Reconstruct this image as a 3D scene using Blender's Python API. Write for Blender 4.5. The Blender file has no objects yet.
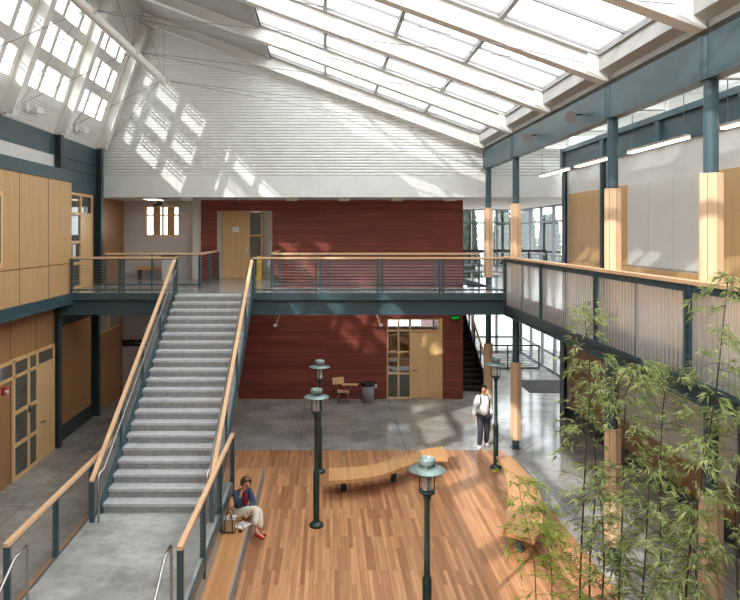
import bpy, bmesh, math, random
from mathutils import Vector, Matrix
S = bpy.context.scene
COL = S.collection
PI = math.pi
ZC = 6.07          # eye height
H2 = 4.37          # upper floor
LZ = 0.90          # landing
XB, XL, XR = 5.36, -7.65, 7.9
GRID = [21.45, 18.35, 15.25, 12.15, 9.05, 5.95]

# ------------------------------------------------------------------ materials
def lin(c):
    r = []
    for v in c:
        v /= 255.0
        r.append(v / 12.92 if v <= 0.04045 else ((v + 0.055) / 1.055) ** 2.4)
    return (r[0], r[1], r[2], 1.0)

def base(name):
    m = bpy.data.materials.new(name); m.use_nodes = True
    nt = m.node_tree; b = nt.nodes['Principled BSDF']
    return m, nt, b

def N(nt, t, **kw):
    n = nt.nodes.new(t)
    for k, v in kw.items():
        if k in n.inputs: n.inputs[k].default_value = v
        else: setattr(n, k, v)
    return n

def coords(nt, scale=(1, 1, 1), rot=(0, 0, 0), loc=(0, 0, 0)):
    tc = nt.nodes.new('ShaderNodeTexCoord'); mp = nt.nodes.new('ShaderNodeMapping')
    mp.inputs['Scale'].default_value = scale; mp.inputs['Rotation'].default_value = rot; mp.inputs['Location'].default_value = loc
    nt.links.new(tc.outputs['Object'], mp.inputs['Vector'])
    return mp.outputs['Vector']

def noise_col(nt, vec, c1, c2, scale=5, detail=4, lo=0.3, hi=0.7, rough=0.6):
    n = N(nt, 'ShaderNodeTexNoise', Scale=scale, Detail=detail, Roughness=rough)
    nt.links.new(vec, n.inputs['Vector'])
    r = nt.nodes.new('ShaderNodeValToRGB')
    r.color_ramp.elements[0].position = lo; r.color_ramp.elements[0].color = c1
    r.color_ramp.elements[1].position = hi; r.color_ramp.elements[1].color = c2
    nt.links.new(n.outputs['Fac'], r.inputs['Fac'])
    return r.outputs['Color'], n.outputs['Fac']

def mul(nt, a, b, fac=1.0, mode='MULTIPLY'):
    m = nt.nodes.new('ShaderNodeMix'); m.data_type = 'RGBA'; m.blend_type = mode
    m.inputs['Factor'].default_value = fac
    nt.links.new(a, m.inputs['A']); nt.links.new(b, m.inputs['B'])
    return m.outputs['Result']

def bump(nt, b, h, strength=0.2, dist=0.01):
    n = N(nt, 'ShaderNodeBump', Strength=strength, Distance=dist)
    nt.links.new(h, n.inputs['Height']); nt.links.new(n.outputs['Normal'], b.inputs['Normal'])

def paint(name, c, rough=0.5, metal=0.0, var=0.06, spec=0.5):
    m, nt, b = base(name)
    v = coords(nt)
    c1 = lin([x * (1 - var) for x in c]); c2 = lin([min(255, x * (1 + var)) for x in c])
    col, f = noise_col(nt, v, c1, c2, 3.0, 5)
    nt.links.new(col, b.inputs['Base Color'])
    b.inputs['Roughness'].default_value = rough; b.inputs['Metallic'].default_value = metal
    b.inputs['Specular IOR Level'].default_value = spec
    return m

def wood(name, c1, c2, axis='z', rough=0.4, grain=14, plank=None, seam=None, spec=0.4):
    """axis = direction of the grain; plank=(length, width, u axis, v axis)"""
    m, nt, b = base(name)
    st = 0.05
    sc = {'x': (st, 1, 1), 'y': (1, st, 1), 'z': (1, 1, st)}[axis]
    v = coords(nt, sc)
    col, f = noise_col(nt, v, lin(c1), lin(c2), grain, 5, 0.25, 0.75)
    if plank:
        L, W, u, vv = plank
        tc = nt.nodes.new('ShaderNodeTexCoord'); sp = nt.nodes.new('ShaderNodeSeparateXYZ'); cb = nt.nodes.new('ShaderNodeCombineXYZ')
        nt.links.new(tc.outputs['Object'], sp.inputs[0])
        nt.links.new(sp.outputs[u.upper()], cb.inputs['X']); nt.links.new(sp.outputs[vv.upper()], cb.inputs['Y'])
        br = nt.nodes.new('ShaderNodeTexBrick')
        br.offset = 0.37; br.offset_frequency = 3; br.squash = 1.0
        br.inputs['Scale'].default_value = 1.0
        br.inputs['Brick Width'].default_value = L; br.inputs['Row Height'].default_value = W
        br.inputs['Mortar Size'].default_value = seam[0]; br.inputs['Mortar Smooth'].default_value = 0.1
        br.inputs['Color1'].default_value = lin(seam[1]); br.inputs['Color2'].default_value = lin(seam[2]); br.inputs['Mortar'].default_value = lin(seam[3])
        nt.links.new(cb.outputs[0], br.inputs['Vector'])
        col = mul(nt, col, br.outputs['Color'])
    nt.links.new(col, b.inputs['Base Color'])
    b.inputs['Roughness'].default_value = rough; b.inputs['Specular IOR Level'].default_value = spec
    return m

def concrete(name, c1, c2, rough=0.2, joint=None, spec=0.5, scale=0.9):
    m, nt, b = base(name)
    v = coords(nt)
    col, f = noise_col(nt, v, lin(c1), lin(c2), scale, 8, 0.32, 0.68, 0.65)
    col2, f2 = noise_col(nt, v, (0.8, 0.8, 0.8, 1), (1.08, 1.08, 1.08, 1), 7, 6, 0.3, 0.7)
    col = mul(nt, col, col2)
    if joint:
        br = nt.nodes.new('ShaderNodeTexBrick'); br.offset = 0.0
        br.inputs['Scale'].default_value = 1.0
        br.inputs['Brick Width'].default_value = joint; br.inputs['Row Height'].default_value = joint
        br.inputs['Mortar Size'].default_value = 0.008; br.inputs['Mortar Smooth'].default_value = 0.0
        br.inputs['Color1'].default_value = (1, 1, 1, 1); br.inputs['Color2'].default_value = (1, 1, 1, 1); br.inputs['Mortar'].default_value = (0.45, 0.45, 0.45, 1)
        nt.links.new(coords(nt, loc=(0.75, 0.55, 0)), br.inputs['Vector'])
        col = mul(nt, col, br.outputs['Color'])
    nt.links.new(col, b.inputs['Base Color'])
    rr = nt.nodes.new('ShaderNodeMapRange'); rr.inputs['To Min'].default_value = rough * 0.8; rr.inputs['To Max'].default_value = rough * 1.5
    nt.links.new(f, rr.inputs['Value']); nt.links.new(rr.outputs[0], b.inputs['Roughness'])
    b.inputs['Specular IOR Level'].default_value = spec
    return m

def glass(name, tint=(1, 1, 1, 1), gloss=0.12, milk=0.0, rough=0.02):
    m = bpy.data.materials.new(name); m.use_nodes = True
    nt = m.node_tree; nt.nodes.clear()
    out = nt.nodes.new('ShaderNodeOutputMaterial')
    tr = N(nt, 'ShaderNodeBsdfTransparent', Color=tint)
    gl = N(nt, 'ShaderNodeBsdfGlossy', Roughness=rough)
    mx = N(nt, 'ShaderNodeMixShader', Fac=gloss)
    nt.links.new(tr.outputs[0], mx.inputs[1]); nt.links.new(gl.outputs[0], mx.inputs[2])
    last = mx
    if milk > 0:
        tl = N(nt, 'ShaderNodeBsdfTranslucent', Color=(0.92, 0.95, 0.97, 1))
        m2 = N(nt, 'ShaderNodeMixShader', Fac=milk)
        nt.links.new(mx.outputs[0], m2.inputs[1]); nt.links.new(tl.outputs[0], m2.inputs[2]); last = m2
    nt.links.new(last.outputs[0], out.inputs['Surface'])
    return m

def polycarb(name):
    m = bpy.data.materials.new(name); m.use_nodes = True
    nt = m.node_tree; nt.nodes.clear()
    out = nt.nodes.new('ShaderNodeOutputMaterial')
    tr = N(nt, 'ShaderNodeBsdfTransparent', Color=(0.93, 0.95, 0.95, 1))
    df = N(nt, 'ShaderNodeBsdfDiffuse', Color=lin((215, 208, 203)))
    tl = N(nt, 'ShaderNodeBsdfTranslucent', Color=lin((225, 218, 212)))
    gl = N(nt, 'ShaderNodeBsdfGlossy', Roughness=0.15)
    a = nt.nodes.new('ShaderNodeMixShader'); a.inputs[0].default_value = 0.5
    nt.links.new(df.outputs[0], a.inputs[1]); nt.links.new(tl.outputs[0], a.inputs[2])
    tc = nt.nodes.new('ShaderNodeTexCoord'); sp = nt.nodes.new('ShaderNodeSeparateXYZ')
    nt.links.new(tc.outputs['Object'], sp.inputs[0])
    mt = N(nt, 'ShaderNodeMath', operation='MULTIPLY'); mt.inputs[1].default_value = 2 * PI / 0.118
    nt.links.new(sp.outputs['Y'], mt.inputs[0])
    sn = N(nt, 'ShaderNodeMath', operation='SINE'); nt.links.new(mt.outputs[0], sn.inputs[0])
    mr = nt.nodes.new('ShaderNodeMapRange'); mr.inputs['From Min'].default_value = -0.25; mr.inputs['From Max'].default_value = 0.25
    mr.inputs['To Min'].default_value = 0.42; mr.inputs['To Max'].default_value = 0.80
    nt.links.new(sn.outputs[0], mr.inputs['Value'])
    b = nt.nodes.new('ShaderNodeMixShader')
    nt.links.new(mr.outputs[0], b.inputs[0]); nt.links.new(tr.outputs[0], b.inputs[1]); nt.links.new(a.outputs[0], b.inputs[2])
    c = nt.nodes.new('ShaderNodeMixShader'); c.inputs[0].default_value = 0.05
    nt.links.new(b.outputs[0], c.inputs[1]); nt.links.new(gl.outputs[0], c.inputs[2])
    nt.links.new(c.outputs[0], out.inputs['Surface'])
    return m

def emit(name, c, s):
    m = bpy.data.materials.new(name); m.use_nodes = True
    nt = m.node_tree; b = nt.nodes['Principled BSDF']
    b.inputs['Base Color'].default_value = lin(c); b.inputs['Emission Color'].default_value = lin(c); b.inputs['Emission Strength'].default_value = s
    return m

def leaf_mat(name, c1, c2, c3):
    m, nt, b = base(name)
    v = coords(nt)
    n = N(nt, 'ShaderNodeTexNoise', Scale=9.0, Detail=3.0); nt.links.new(v, n.inputs['Vector'])
    r = nt.nodes.new('ShaderNodeValToRGB')
    e = r.color_ramp.elements
    e[0].position = 0.3; e[0].color = lin(c1); e[1].position = 0.72; e[1].color = lin(c3)
    x = e.new(0.52); x.color = lin(c2)
    nt.links.new(n.outputs['Fac'], r.inputs['Fac']); nt.links.new(r.outputs['Color'], b.inputs['Base Color'])
    b.inputs['Roughness'].default_value = 0.45
    tl = nt.nodes.new('ShaderNodeBsdfTranslucent'); nt.links.new(r.outputs['Color'], tl.inputs['Color'])
    mx = N(nt, 'ShaderNodeMixShader', Fac=0.35)
    out = nt.nodes['Material Output']
    nt.links.new(b.outputs[0], mx.inputs[1]); nt.links.new(tl.outputs[0], mx.inputs[2]); nt.links.new(mx.outputs[0], out.inputs['Surface'])
    return m

M = {}
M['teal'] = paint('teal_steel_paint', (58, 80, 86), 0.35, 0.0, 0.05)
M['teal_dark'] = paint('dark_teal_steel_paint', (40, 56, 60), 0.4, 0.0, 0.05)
M['teal_panel'] = paint('teal_wall_panel', (58, 78, 84), 0.35, 0.0, 0.04)
M['lamp_green'] = paint('lamp_post_green', (30, 52, 48), 0.35, 0.0, 0.08)
M['lamp_disc'] = paint('lamp_verdigris_disc', (122, 138, 134), 0.3, 0.3, 0.06)
M['white'] = paint('white_paint', (216, 214, 209), 0.5, 0.0, 0.02)
M['white_steel'] = paint('white_steel_paint', (224, 221, 214), 0.4, 0.0, 0.02)
M['plaster'] = paint('white_plaster', (214, 210, 204), 0.7, 0.0, 0.02)
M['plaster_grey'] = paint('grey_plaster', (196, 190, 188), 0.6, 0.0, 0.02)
M['ceil'] = paint('ceiling_panel', (172, 170, 166), 0.6, 0.0, 0.02)
M['board'] = paint('white_board', (206, 202, 195), 0.3, 0.0, 0.015)
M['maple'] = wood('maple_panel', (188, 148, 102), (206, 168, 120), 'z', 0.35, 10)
M['maple_x'] = wood('maple_rail', (212, 166, 124), (228, 190, 150), 'x', 0.4, 12)
M['maple_y'] = wood('maple_rail_lengthwise', (212, 166, 124), (228, 190, 150), 'y', 0.4, 12)
M['maple_light'] = wood('pale_maple', (214, 170, 116), (230, 190, 138), 'z', 0.35, 10)
M['clad'] = wood('fir_cladding', (204, 166, 130), (224, 192, 158), 'z', 0.4, 9)
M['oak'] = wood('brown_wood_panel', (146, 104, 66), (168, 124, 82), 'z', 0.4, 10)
M['redwood'] = wood('red_stained_cladding', (140, 74, 62), (180, 98, 82), 'x', 0.45, 16, (6.2, 0.155, 'x', 'z'), (0.004, (190, 178, 178), (220, 212, 212), (110, 85, 85)), 0.3)
M['floorwood'] = wood('strip_oak_floor', (190, 136, 96), (218, 168, 126), 'y', 0.33, 22, (1.3, 0.075, 'y', 'x'), (0.0014, (190, 176, 164), (250, 246, 240), (130, 105, 85)), 0.4)
M['bench'] = wood('bench_wood', (196, 146, 98), (216, 170, 120), 'y', 0.38, 20, (0.09, 4.0, 'x', 'y'), (0.0012, (232, 226, 220), (255, 252, 248), (170, 150, 130)))
M['ledgewood'] = wood('ledge_wood', (186, 134, 86), (208, 156, 108), 'y', 0.38, 20, (4.0, 0.09, 'y', 'x'), (0.0012, (230, 224, 218), (255, 252, 248), (170, 150, 130)))
M['floor'] = concrete('polished_concrete', (136, 133, 128), (186, 182, 175), 0.12, 3.0, 0.6)
M['landing'] = concrete('landing_concrete', (132, 131, 127), (184, 183, 178), 0.45, None, 0.4, 1.4)
M['deck'] = concrete('polished_upper_floor', (142, 140, 136), (176, 173, 168), 0.12, 3.0, 0.6)
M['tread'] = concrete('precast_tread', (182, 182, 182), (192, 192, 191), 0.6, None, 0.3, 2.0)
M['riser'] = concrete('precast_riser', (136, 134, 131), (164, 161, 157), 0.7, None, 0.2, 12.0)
M['inox'] = paint('brushed_stainless', (190, 188, 184), 0.25, 1.0, 0.03)
M['cable'] = paint('steel_cable', (150, 152, 152), 0.35, 0.8, 0.03)
M['darkmetal'] = paint('dark_spun_metal', (120, 118, 114), 0.3, 0.9, 0.05)
M['mullion'] = paint('grey_aluminium_mullion', (112, 118, 122), 0.4, 0.0, 0.03)
M['lightpane'] = paint('pale_reflecting_pane', (150, 142, 124), 0.1, 0.0, 0.06)
M['chrome'] = paint('chrome', (200, 200, 200), 0.15, 1.0, 0.02)
M['black'] = paint('black_rubber', (24, 24, 25), 0.5, 0.0, 0.1)
M['blacksteel'] = paint('black_steel', (38, 38, 40), 0.4, 0.0, 0.05)
M['mat'] = paint('dark_mat', (46, 44, 44), 0.9, 0.0, 0.15)
M['greyplastic'] = paint('grey_plastic', (138, 136, 134), 0.5, 0.0, 0.03)
M['red'] = paint('red_plastic', (170, 30, 26), 0.4, 0.0, 0.04)
M['orange'] = paint('orange_seat', (222, 140, 40), 0.4, 0.0, 0.04)
M['yellow'] = paint('yellow_plastic', (226, 190, 30), 0.45, 0.0, 0.04)
M['paper'] = paint('paper', (238, 236, 230), 0.7, 0.0, 0.01)
M['glass'] = glass('window_glass', (0.96, 0.98, 0.98, 1), 0.08)
M['skyglass'] = glass('skylight_glass', (0.93, 0.96, 0.97, 1), 0.06, 0.45)
M['darkglass'] = paint('dim_interior_glass', (86, 84, 76), 0.06, 0.0, 0.1, 0.8)
M['frost'] = paint('frosted_lamp_glass', (206, 204, 200), 0.3, 0.0, 0.02)
M['poly'] = polycarb('ribbed_polycarbonate')
M['tube_on'] = emit('lit_fluorescent', (255, 234, 206), 5.0)
M['exit'] = emit('lit_exit_letters', (30, 200, 60), 0.8)
M['soil'] = paint('planter_soil', (60, 46, 36), 0.95, 0.0, 0.3)
M['skin'] = paint('skin', (198, 146, 118), 0.5, 0.0, 0.03)
M['skin_m'] = paint('tan_skin', (186, 136, 108), 0.5, 0.0, 0.03)
M['hair'] = paint('brown_hair', (92, 60, 42), 0.5, 0.0, 0.2)
M['hair_b'] = paint('dark_hair', (28, 22, 20), 0.5, 0.0, 0.2)
M['denim'] = paint('navy_denim', (52, 66, 94), 0.8, 0.0, 0.1)
M['jeans'] = paint('dark_jeans', (50, 52, 62), 0.8, 0.0, 0.1)
M['cream'] = paint('cream_cotton', (222, 212, 194), 0.8, 0.0, 0.04)
M['shirt'] = paint('white_shirt', (236, 236, 238), 0.8, 0.0, 0.03)
M['redcloth'] = paint('dark_red_cloth', (130, 24, 36), 0.8, 0.0, 0.05)
M['redleather'] = paint('red_leather', (176, 26, 26), 0.35, 0.0, 0.05)
M['bag'] = paint('tan_canvas', (176, 156, 124), 0.8, 0.0, 0.1)
M['bagbrown'] = paint('brown_leather', (78, 44, 32), 0.5, 0.0, 0.1)
M['leaf'] = leaf_mat('bamboo_leaf', (98, 120, 66), (160, 176, 104), (220, 218, 160))
M['leaf_lime'] = leaf_mat('young_bamboo_leaf', (110, 140, 40), (160, 178, 62), (204, 204, 110))
M['culm'] = paint('bamboo_culm', (74, 60, 48), 0.45, 0.0, 0.2)
M['culm_g'] = paint('green_bamboo_culm', (104, 108, 58), 0.45, 0.0, 0.15)
M['bark'] = paint('bark', (80, 66, 52), 0.9, 0.0, 0.2)
M['conifer'] = leaf_mat('conifer_needles', (30, 46, 34), (46, 64, 46), (70, 86, 60))
M['outground'] = paint('pale_pavement', (186, 184, 178), 0.9, 0.0, 0.05)
M['outwall'] = paint('pale_stucco', (222, 220, 216), 0.8, 0.0, 0.03)

# ------------------------------------------------------------------ mesh builder
LOC = {}
class MB:
    def __init__(s): s.v = []; s.f = []; s.sm = []
    def add(s, vs, fs, smooth=False):
        b = len(s.v); s.v += [tuple(p) for p in vs]
        for f in fs:
            s.f.append(tuple(b + i for i in f)); s.sm.append(smooth)
        return s
    def box(s, x0, x1, y0, y1, z0, z1):
        v = [(x, y, z) for z in (z0, z1) for y in (y0, y1) for x in (x0, x1)]
        return s.add(v, [(0, 2, 3, 1), (4, 5, 7, 6), (0, 1, 5, 4), (2, 6, 7, 3), (0, 4, 6, 2), (1, 3, 7, 5)])
    def bar(s, p0, p1, w, h, up=(0, 0, 1)):
        p0 = Vector(p0); p1 = Vector(p1); d = (p1 - p0).normalized(); up = Vector(up)
        sd = d.cross(up)
        if sd.length < 1e-6: sd = d.cross(Vector((0, 1, 0)))
        sd.normalize(); u = sd.cross(d).normalized()
        v = []
        for p in (p0, p1):
            for a, b in ((-1, -1), (1, -1), (1, 1), (-1, 1)):
                v.append(p + sd * (a * w / 2) + u * (b * h / 2))
        return s.add(v, [(3, 2, 1, 0), (4, 5, 6, 7), (0, 1, 5, 4), (1, 2, 6, 5), (2, 3, 7, 6), (3, 0, 4, 7)])
    def ibeam(s, p0, p1, w, h, up=(0, 0, 1), tf=0.03, tw=0.02):
        p0 = Vector(p0); p1 = Vector(p1); d = (p1 - p0).normalized(); sd = d.cross(Vector(up)).normalized(); u = sd.cross(d)
        s.bar(p0 + u * (h / 2 - tf / 2), p1 + u * (h / 2 - tf / 2), w, tf, up)
        s.bar(p0 - u * (h / 2 - tf / 2), p1 - u * (h / 2 - tf / 2), w, tf, up)
        return s.bar(p0, p1, tw, h - 2 * tf, up)
    def cyl(s, p0, p1, r0, r1=None, n=16, caps=True):
        if r1 is None: r1 = r0
        p0 = Vector(p0); p1 = Vector(p1); d = (p1 - p0).normalized()
        a = d.orthogonal().normalized(); b = d.cross(a)
        v = [p + (a * math.cos(2 * PI * i / n) + b * math.sin(2 * PI * i / n)) * r for p, r in ((p0, r0), (p1, r1)) for i in range(n)]
        s.add(v, [(i, (i + 1) % n, n + (i + 1) % n, n + i) for i in range(n)], True)
        if caps:
            s.add(v[:n], [tuple(reversed(range(n)))]); s.add(v[n:], [tuple(range(n))])
        return s
    def tube(s, path, r, n=8, caps=True):
        P = [Vector(p) for p in path]; rr = r if isinstance(r, (list, tuple)) else [r] * len(P)
        a = None; v = []
        for i, p in enumerate(P):
            d = (P[min(i + 1, len(P) - 1)] - P[max(i - 1, 0)]).normalized()
            if a is None: a = d.orthogonal().normalized()
            else:
                a = (a - d * a.dot(d)); a = a.normalized() if a.length > 1e-6 else d.orthogonal().normalized()
            b = d.cross(a)
            v += [p + (a * math.cos(2 * PI * k / n) + b * math.sin(2 * PI * k / n)) * rr[i] for k in range(n)]
        s.add(v, [(i * n + k, i * n + (k + 1) % n, (i + 1) * n + (k + 1) % n, (i + 1) * n + k) for i in range(len(P) - 1) for k in range(n)], True)
        if caps:
            s.add(v[:n], [tuple(reversed(range(n)))]); s.add(v[-n:], [tuple(range(n))])
        return s
    def lathe(s, prof, c, n=24, smooth=True):
        c = Vector(c); m = len(prof); v = []
        for r, z in prof:
            for i in range(n):
                v.append((c.x + r * math.cos(2 * PI * i / n), c.y + r * math.sin(2 * PI * i / n), c.z + z))
        return s.add(v, [(j * n + i, j * n + (i + 1) % n, (j + 1) * n + (i + 1) % n, (j + 1) * n + i) for j in range(m - 1) for i in range(n)], smooth)
    def prism(s, poly, z0, z1, ax='z'):
        """poly of 2-D points pushed from z0 to z1 along axis ax ((x,y),(x,z) or (y,z) points)"""
        f = {'z': lambda p, t: (p[0], p[1], t), 'y': lambda p, t: (p[0], t, p[1]), 'x': lambda p, t: (t, p[0], p[1])}[ax]
        n = len(poly)
        v = [f(p, z0) for p in poly] + [f(p, z1) for p in poly]
        return s.add(v, [tuple(reversed(range(n))), tuple(range(n, 2 * n))] + [(i, (i + 1) % n, n + (i + 1) % n, n + i) for i in range(n)])
    def build(s, name, mat, parent=None, fix=True):
        me = bpy.data.meshes.new(name)
        o = Vector((0, 0, 0))
        if parent is not None: o = LOC.get(parent.name, o)
        me.from_pydata([tuple(Vector(p) - o) for p in s.v], [], s.f); me.validate()
        if len(s.sm) == len(me.polygons): me.polygons.foreach_set('use_smooth', s.sm)
        if fix:
            bm = bmesh.new(); bm.from_mesh(me); bmesh.ops.recalc_face_normals(bm, faces=bm.faces); bm.to_mesh(me); bm.free()
        me.materials.append(M[mat] if isinstance(mat, str) else mat)
        ob = bpy.data.objects.new(name, me); COL.objects.link(ob)
        if parent is not None:
            ob.parent = parent; LOC[ob.name] = o.copy()
        return ob

def tag(o, label, cat, group=None, kind=None):
    if label: o['label'] = label
    if cat: o['category'] = cat
    if group: o['group'] = group
    if kind: o['kind'] = kind
    return o
def thing(name, label, cat, loc=(0, 0, 0), group=None, kind=None):
    o = bpy.data.objects.new(name, None); COL.objects.link(o); o.location = loc; o.empty_display_size = 0.2
    LOC[o.name] = Vector(loc)
    return tag(o, label, cat, group, kind)
def struct(mb, name, mat, label, cat):
    return tag(mb.build(name, mat), label, cat, None, 'structure')
def single(mb, name, mat, label, cat, group=None, kind=None):
    """a thing that is one mesh; its origin goes to the middle of its base"""
    xs, ys, zs = zip(*s_v(mb)); c = ((min(xs) + max(xs)) / 2, (min(ys) + max(ys)) / 2, min(zs))
    mb.v = [(p[0] - c[0], p[1] - c[1], p[2] - c[2]) for p in mb.v]
    o = mb.build(name, mat); o.location = c
    LOC[o.name] = Vector(c)
    return tag(o, label, cat, group, kind)
def s_v(mb): return [tuple(p) for p in mb.v]
def dup(root, loc, label, rotz=None, group=None):
    r = root.copy(); COL.objects.link(r); r.location = loc; r['label'] = label
    if rotz is not None: r.rotation_euler = (0, 0, rotz)
    if group: r['group'] = group
    for ch in root.children:
        c = ch.copy(); COL.objects.link(c); c.parent = r
        for g in ch.children:
            d = g.copy(); COL.objects.link(d); d.parent = c
    LOC[r.name] = Vector(loc)
    return r

def roofz(x): return 8.82 + 0.37 * (XB - x)     # underside of the sloping rafters
def wallx(z): return XL + (z - 8.85) * (1.47 / 4.19)   # inner face of the tilted glazed wall

# ------------------------------------------------------------------ camera, light, sky
cam = bpy.data.cameras.new('camera'); co = bpy.data.objects.new('camera', cam); COL.objects.link(co)
co.location = (0, 0, ZC); co.rotation_euler = (PI / 2, 0, 0)
cam.sensor_width = 36; cam.lens = 650 / 740 * 36; cam.shift_x = 44 / 740; cam.shift_y = -67 / 740
cam.clip_start = 0.05; cam.clip_end = 300
S.camera = co
sun = bpy.data.lights.new('sun', 'SUN'); so = bpy.data.objects.new('sun', sun); COL.objects.link(so)
so.rotation_euler = Vector((0.84, 1.0, -0.79)).to_track_quat('-Z', 'Y').to_euler(); so.location = (-20, -40, 30)
sun.energy = 5.0; sun.angle = 0.009; sun.color = (1.0, 0.97, 0.93)
w = bpy.data.worlds.new('sky'); S.world = w; w.use_nodes = True
bg = w.node_tree.nodes['Background']; bg.inputs['Color'].default_value = (0.93, 0.97, 1.0, 1); bg.inputs['Strength'].default_value = 4.6
S.view_settings.view_transform = 'Standard'; S.view_settings.look = 'None'; S.view_settings.gamma = 1.0; S.view_settings.use_curve_mapping = False
S.view_settings.exposure = 0.0
S.cycles.diffuse_bounces = 7; S.cycles.max_bounces = 14; S.cycles.transparent_max_bounces = 16
S.cycles.sample_clamp_indirect = 6.0

# ------------------------------------------------------------------ setting: floors
Y0 = -8.0
b = MB()
b.box(-9.5, -4.2, Y0, 34, -0.2, 0); b.box(-4.2, -2.05, 18.18, 34, -0.2, 0); b.box(-2.05, 4.93, 18.18, 34, -0.2, 0); b.box(4.93, 12, Y0, 34, -0.2, 0)
b.box(-4.2, -2.05, Y0, 13.6, -0.2, 0)
struct(b, 'floor', 'floor', 'polished grey concrete ground floor with saw-cut joints', 'floor')
struct(MB().box(-2.05, 4.93, Y0, 18.18, -0.2, 0).box(-4.2, -2.05, 13.6, 18.18, -0.2, 0), 'floor_wood', 'floorwood', 'strip wood floor in the middle of the atrium', 'floor')
# landing and its lower steps toward the viewer
b = MB(); b.box(-4.28, -1.96, 8.55, 12.06, 0.0, LZ); b.box(-4.28, -1.96, 12.06, 13.5, LZ - 0.2, LZ)
for k in range(4):
    b.box(-4.28, -1.96, 8.55 - 0.32 * (k + 1), 8.55 - 0.32 * k, 0.0, LZ - 0.18 * (k + 1))
o = struct(b, 'floor_landing', 'landing', 'mottled raised concrete landing at the foot of the stair', 'landing')
MB().box(-4.31, -4.281, 8.5, 13.5, LZ - 0.22, LZ + 0.012).build('edge_trim', 'teal', o)
MB().box(-4.40, -4.311, 8.5, 13.5, LZ - 0.30, LZ - 0.03).build('wood_fascia', 'oak', o)
MB().box(-1.959, -1.93, 8.5, 13.5, LZ - 0.2, LZ + 0.0).build('edge_trim', 'teal', o)
MB().box(-2.05, -2.0, 8.0, 13.5, 0.3, LZ - 0.2).build('wood_fascia', 'oak', o)
# ledge where the woman sits
led = thing('wooden_ledge', 'long low wooden sitting ledge between the landing and the strip floor', 'bench', (-1.79, 10, 0))
MB().box(-2.0, -1.545, 5.0, 15.9, 0.0, 0.32).box(-2.7, -2.0, 13.55, 15.9, 0.0, 0.32).build('seat', 'ledgewood', led)
MB().box(-1.544, -1.515, 5.0, 15.9, 0.0, 0.325).build('edge_strip', 'greyplastic', led)

# upper floor: bridge, balcony, hall
b = MB()
b.box(-7.2, 5.2, 18.36, 20.3, H2 - 0.18, H2)              # bridge deck
b.box(-3.92, -1.68, 20.3, 24.8, H2 - 0.18, H2)            # walkway to the door
b.box(-9.5, -7.2, 18.45, 20.3, H2 - 0.18, H2)
b.box(-9.5, -6.9, 20.3, 24.6, H2 - 0.18, H2); b.box(-6.9, -4.57, 21.6, 24.6, H2 - 0.18, H2)
b.box(-4.57, -3.92, 21.6, 23.77, H2 - 0.18, H2)
b.box(5.2, 7.9, Y0, 21.6, H2 - 0.18, H2); b.box(5.2, 9.85, 21.6, 24.4, H2 - 0.18, H2)
b.box(7.6, 9.85, 24.4, 33, H2 - 0.18, H2)
struct(b, 'floor_upper', 'deck', 'glossy grey upper floor of the bridge and balcony', 'floor')

# ------------------------------------------------------------------ setting: left side
b = MB()
b.box(-7.95, XL, Y0, 18.3, 0, H2 - 0.25)
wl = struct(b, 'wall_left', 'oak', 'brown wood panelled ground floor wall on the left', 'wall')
for y in (11.6, 13.6, 15.75, 17.15, 18.2):
    MB().box(XL, XL + 0.006, y, y + 0.012, 0, 4.1).build('panel_seam', 'bagbrown', wl)
b = MB()
b.box(-7.95, XL - 0.12, 18.3, 22.0, 0, H2)
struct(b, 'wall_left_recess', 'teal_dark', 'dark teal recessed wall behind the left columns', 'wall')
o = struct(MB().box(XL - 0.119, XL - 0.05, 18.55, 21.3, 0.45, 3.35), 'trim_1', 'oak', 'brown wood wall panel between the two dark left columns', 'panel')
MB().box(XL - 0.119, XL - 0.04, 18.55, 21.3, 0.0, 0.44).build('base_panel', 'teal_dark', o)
b = MB(); b.box(-7.95, XL - 0.02, 22.0, 24.5, 0, H2 - 0.2)
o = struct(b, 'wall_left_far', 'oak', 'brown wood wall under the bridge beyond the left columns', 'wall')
for y0, y1 in ((21.95, 22.8), (22.95, 24.1)):
    MB().box(XL - 0.02, XL + 0.01, y0 - 0.06, y1 + 0.06, 2.65, 3.35).build('high_frame', 'maple_light', o); MB().box(XL - 0.01, XL + 0.015, y0, y1, 2.71, 3.29).build('high_pane', 'lightpane', o)
b = MB(); b.box(-7.67, -3.0, 24.5, 24.7, 0, H2 - 0.2)
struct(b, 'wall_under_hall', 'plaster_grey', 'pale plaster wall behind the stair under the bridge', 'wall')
# upper left wall strips (teal) between wood box and tilted glazing
b = MB()
b.box(-7.95, XL, Y0, 18.4, 8.28, 8.85)
b.box(-7.95, XL, 18.4, 21.8, 7.32, 8.85)
struct(b, 'wall_left_upper', 'teal_panel', 'dark teal steel band under the tilted windows', 'wall')
struct(MB().box(-7.95, XL - 0.03, Y0, 18.4, 7.4, 8.28), 'trim_2', 'plaster', 'pale band between the teal band and the projecting wood box', 'trim')
MB_ = MB()
for z in (7.96, 8.27):
    MB_.box(XL, XL + 0.03, 18.45, 21.7, z, z + 0.03)
struct(MB_, 'trim_3', 'teal_dark', 'thin dark ledges on the teal panel over the corner door', 'trim')
b = MB(); b.box(-9.4, -7.22, Y0, 18.45, H2, 7.5)
wb = struct(b, 'wall_left_box', 'maple', 'projecting light wood box on the upper left wall', 'wall')
for y in (10.0, 12.0, 13.9, 15.3, 16.9):
    MB().box(-7.22, -7.214, y, y + 0.012, H2, 7.5).build('panel_seam', 'bagbrown', wb)
MB().box(-7.22, -7.213, Y0, 18.45, 5.21, 5.225).build('panel_seam', 'bagbrown', wb)
MB().box(-9.4, -7.18, Y0, 18.48, 7.5, 7.82).build('head_channel', 'teal', wb)
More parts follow.
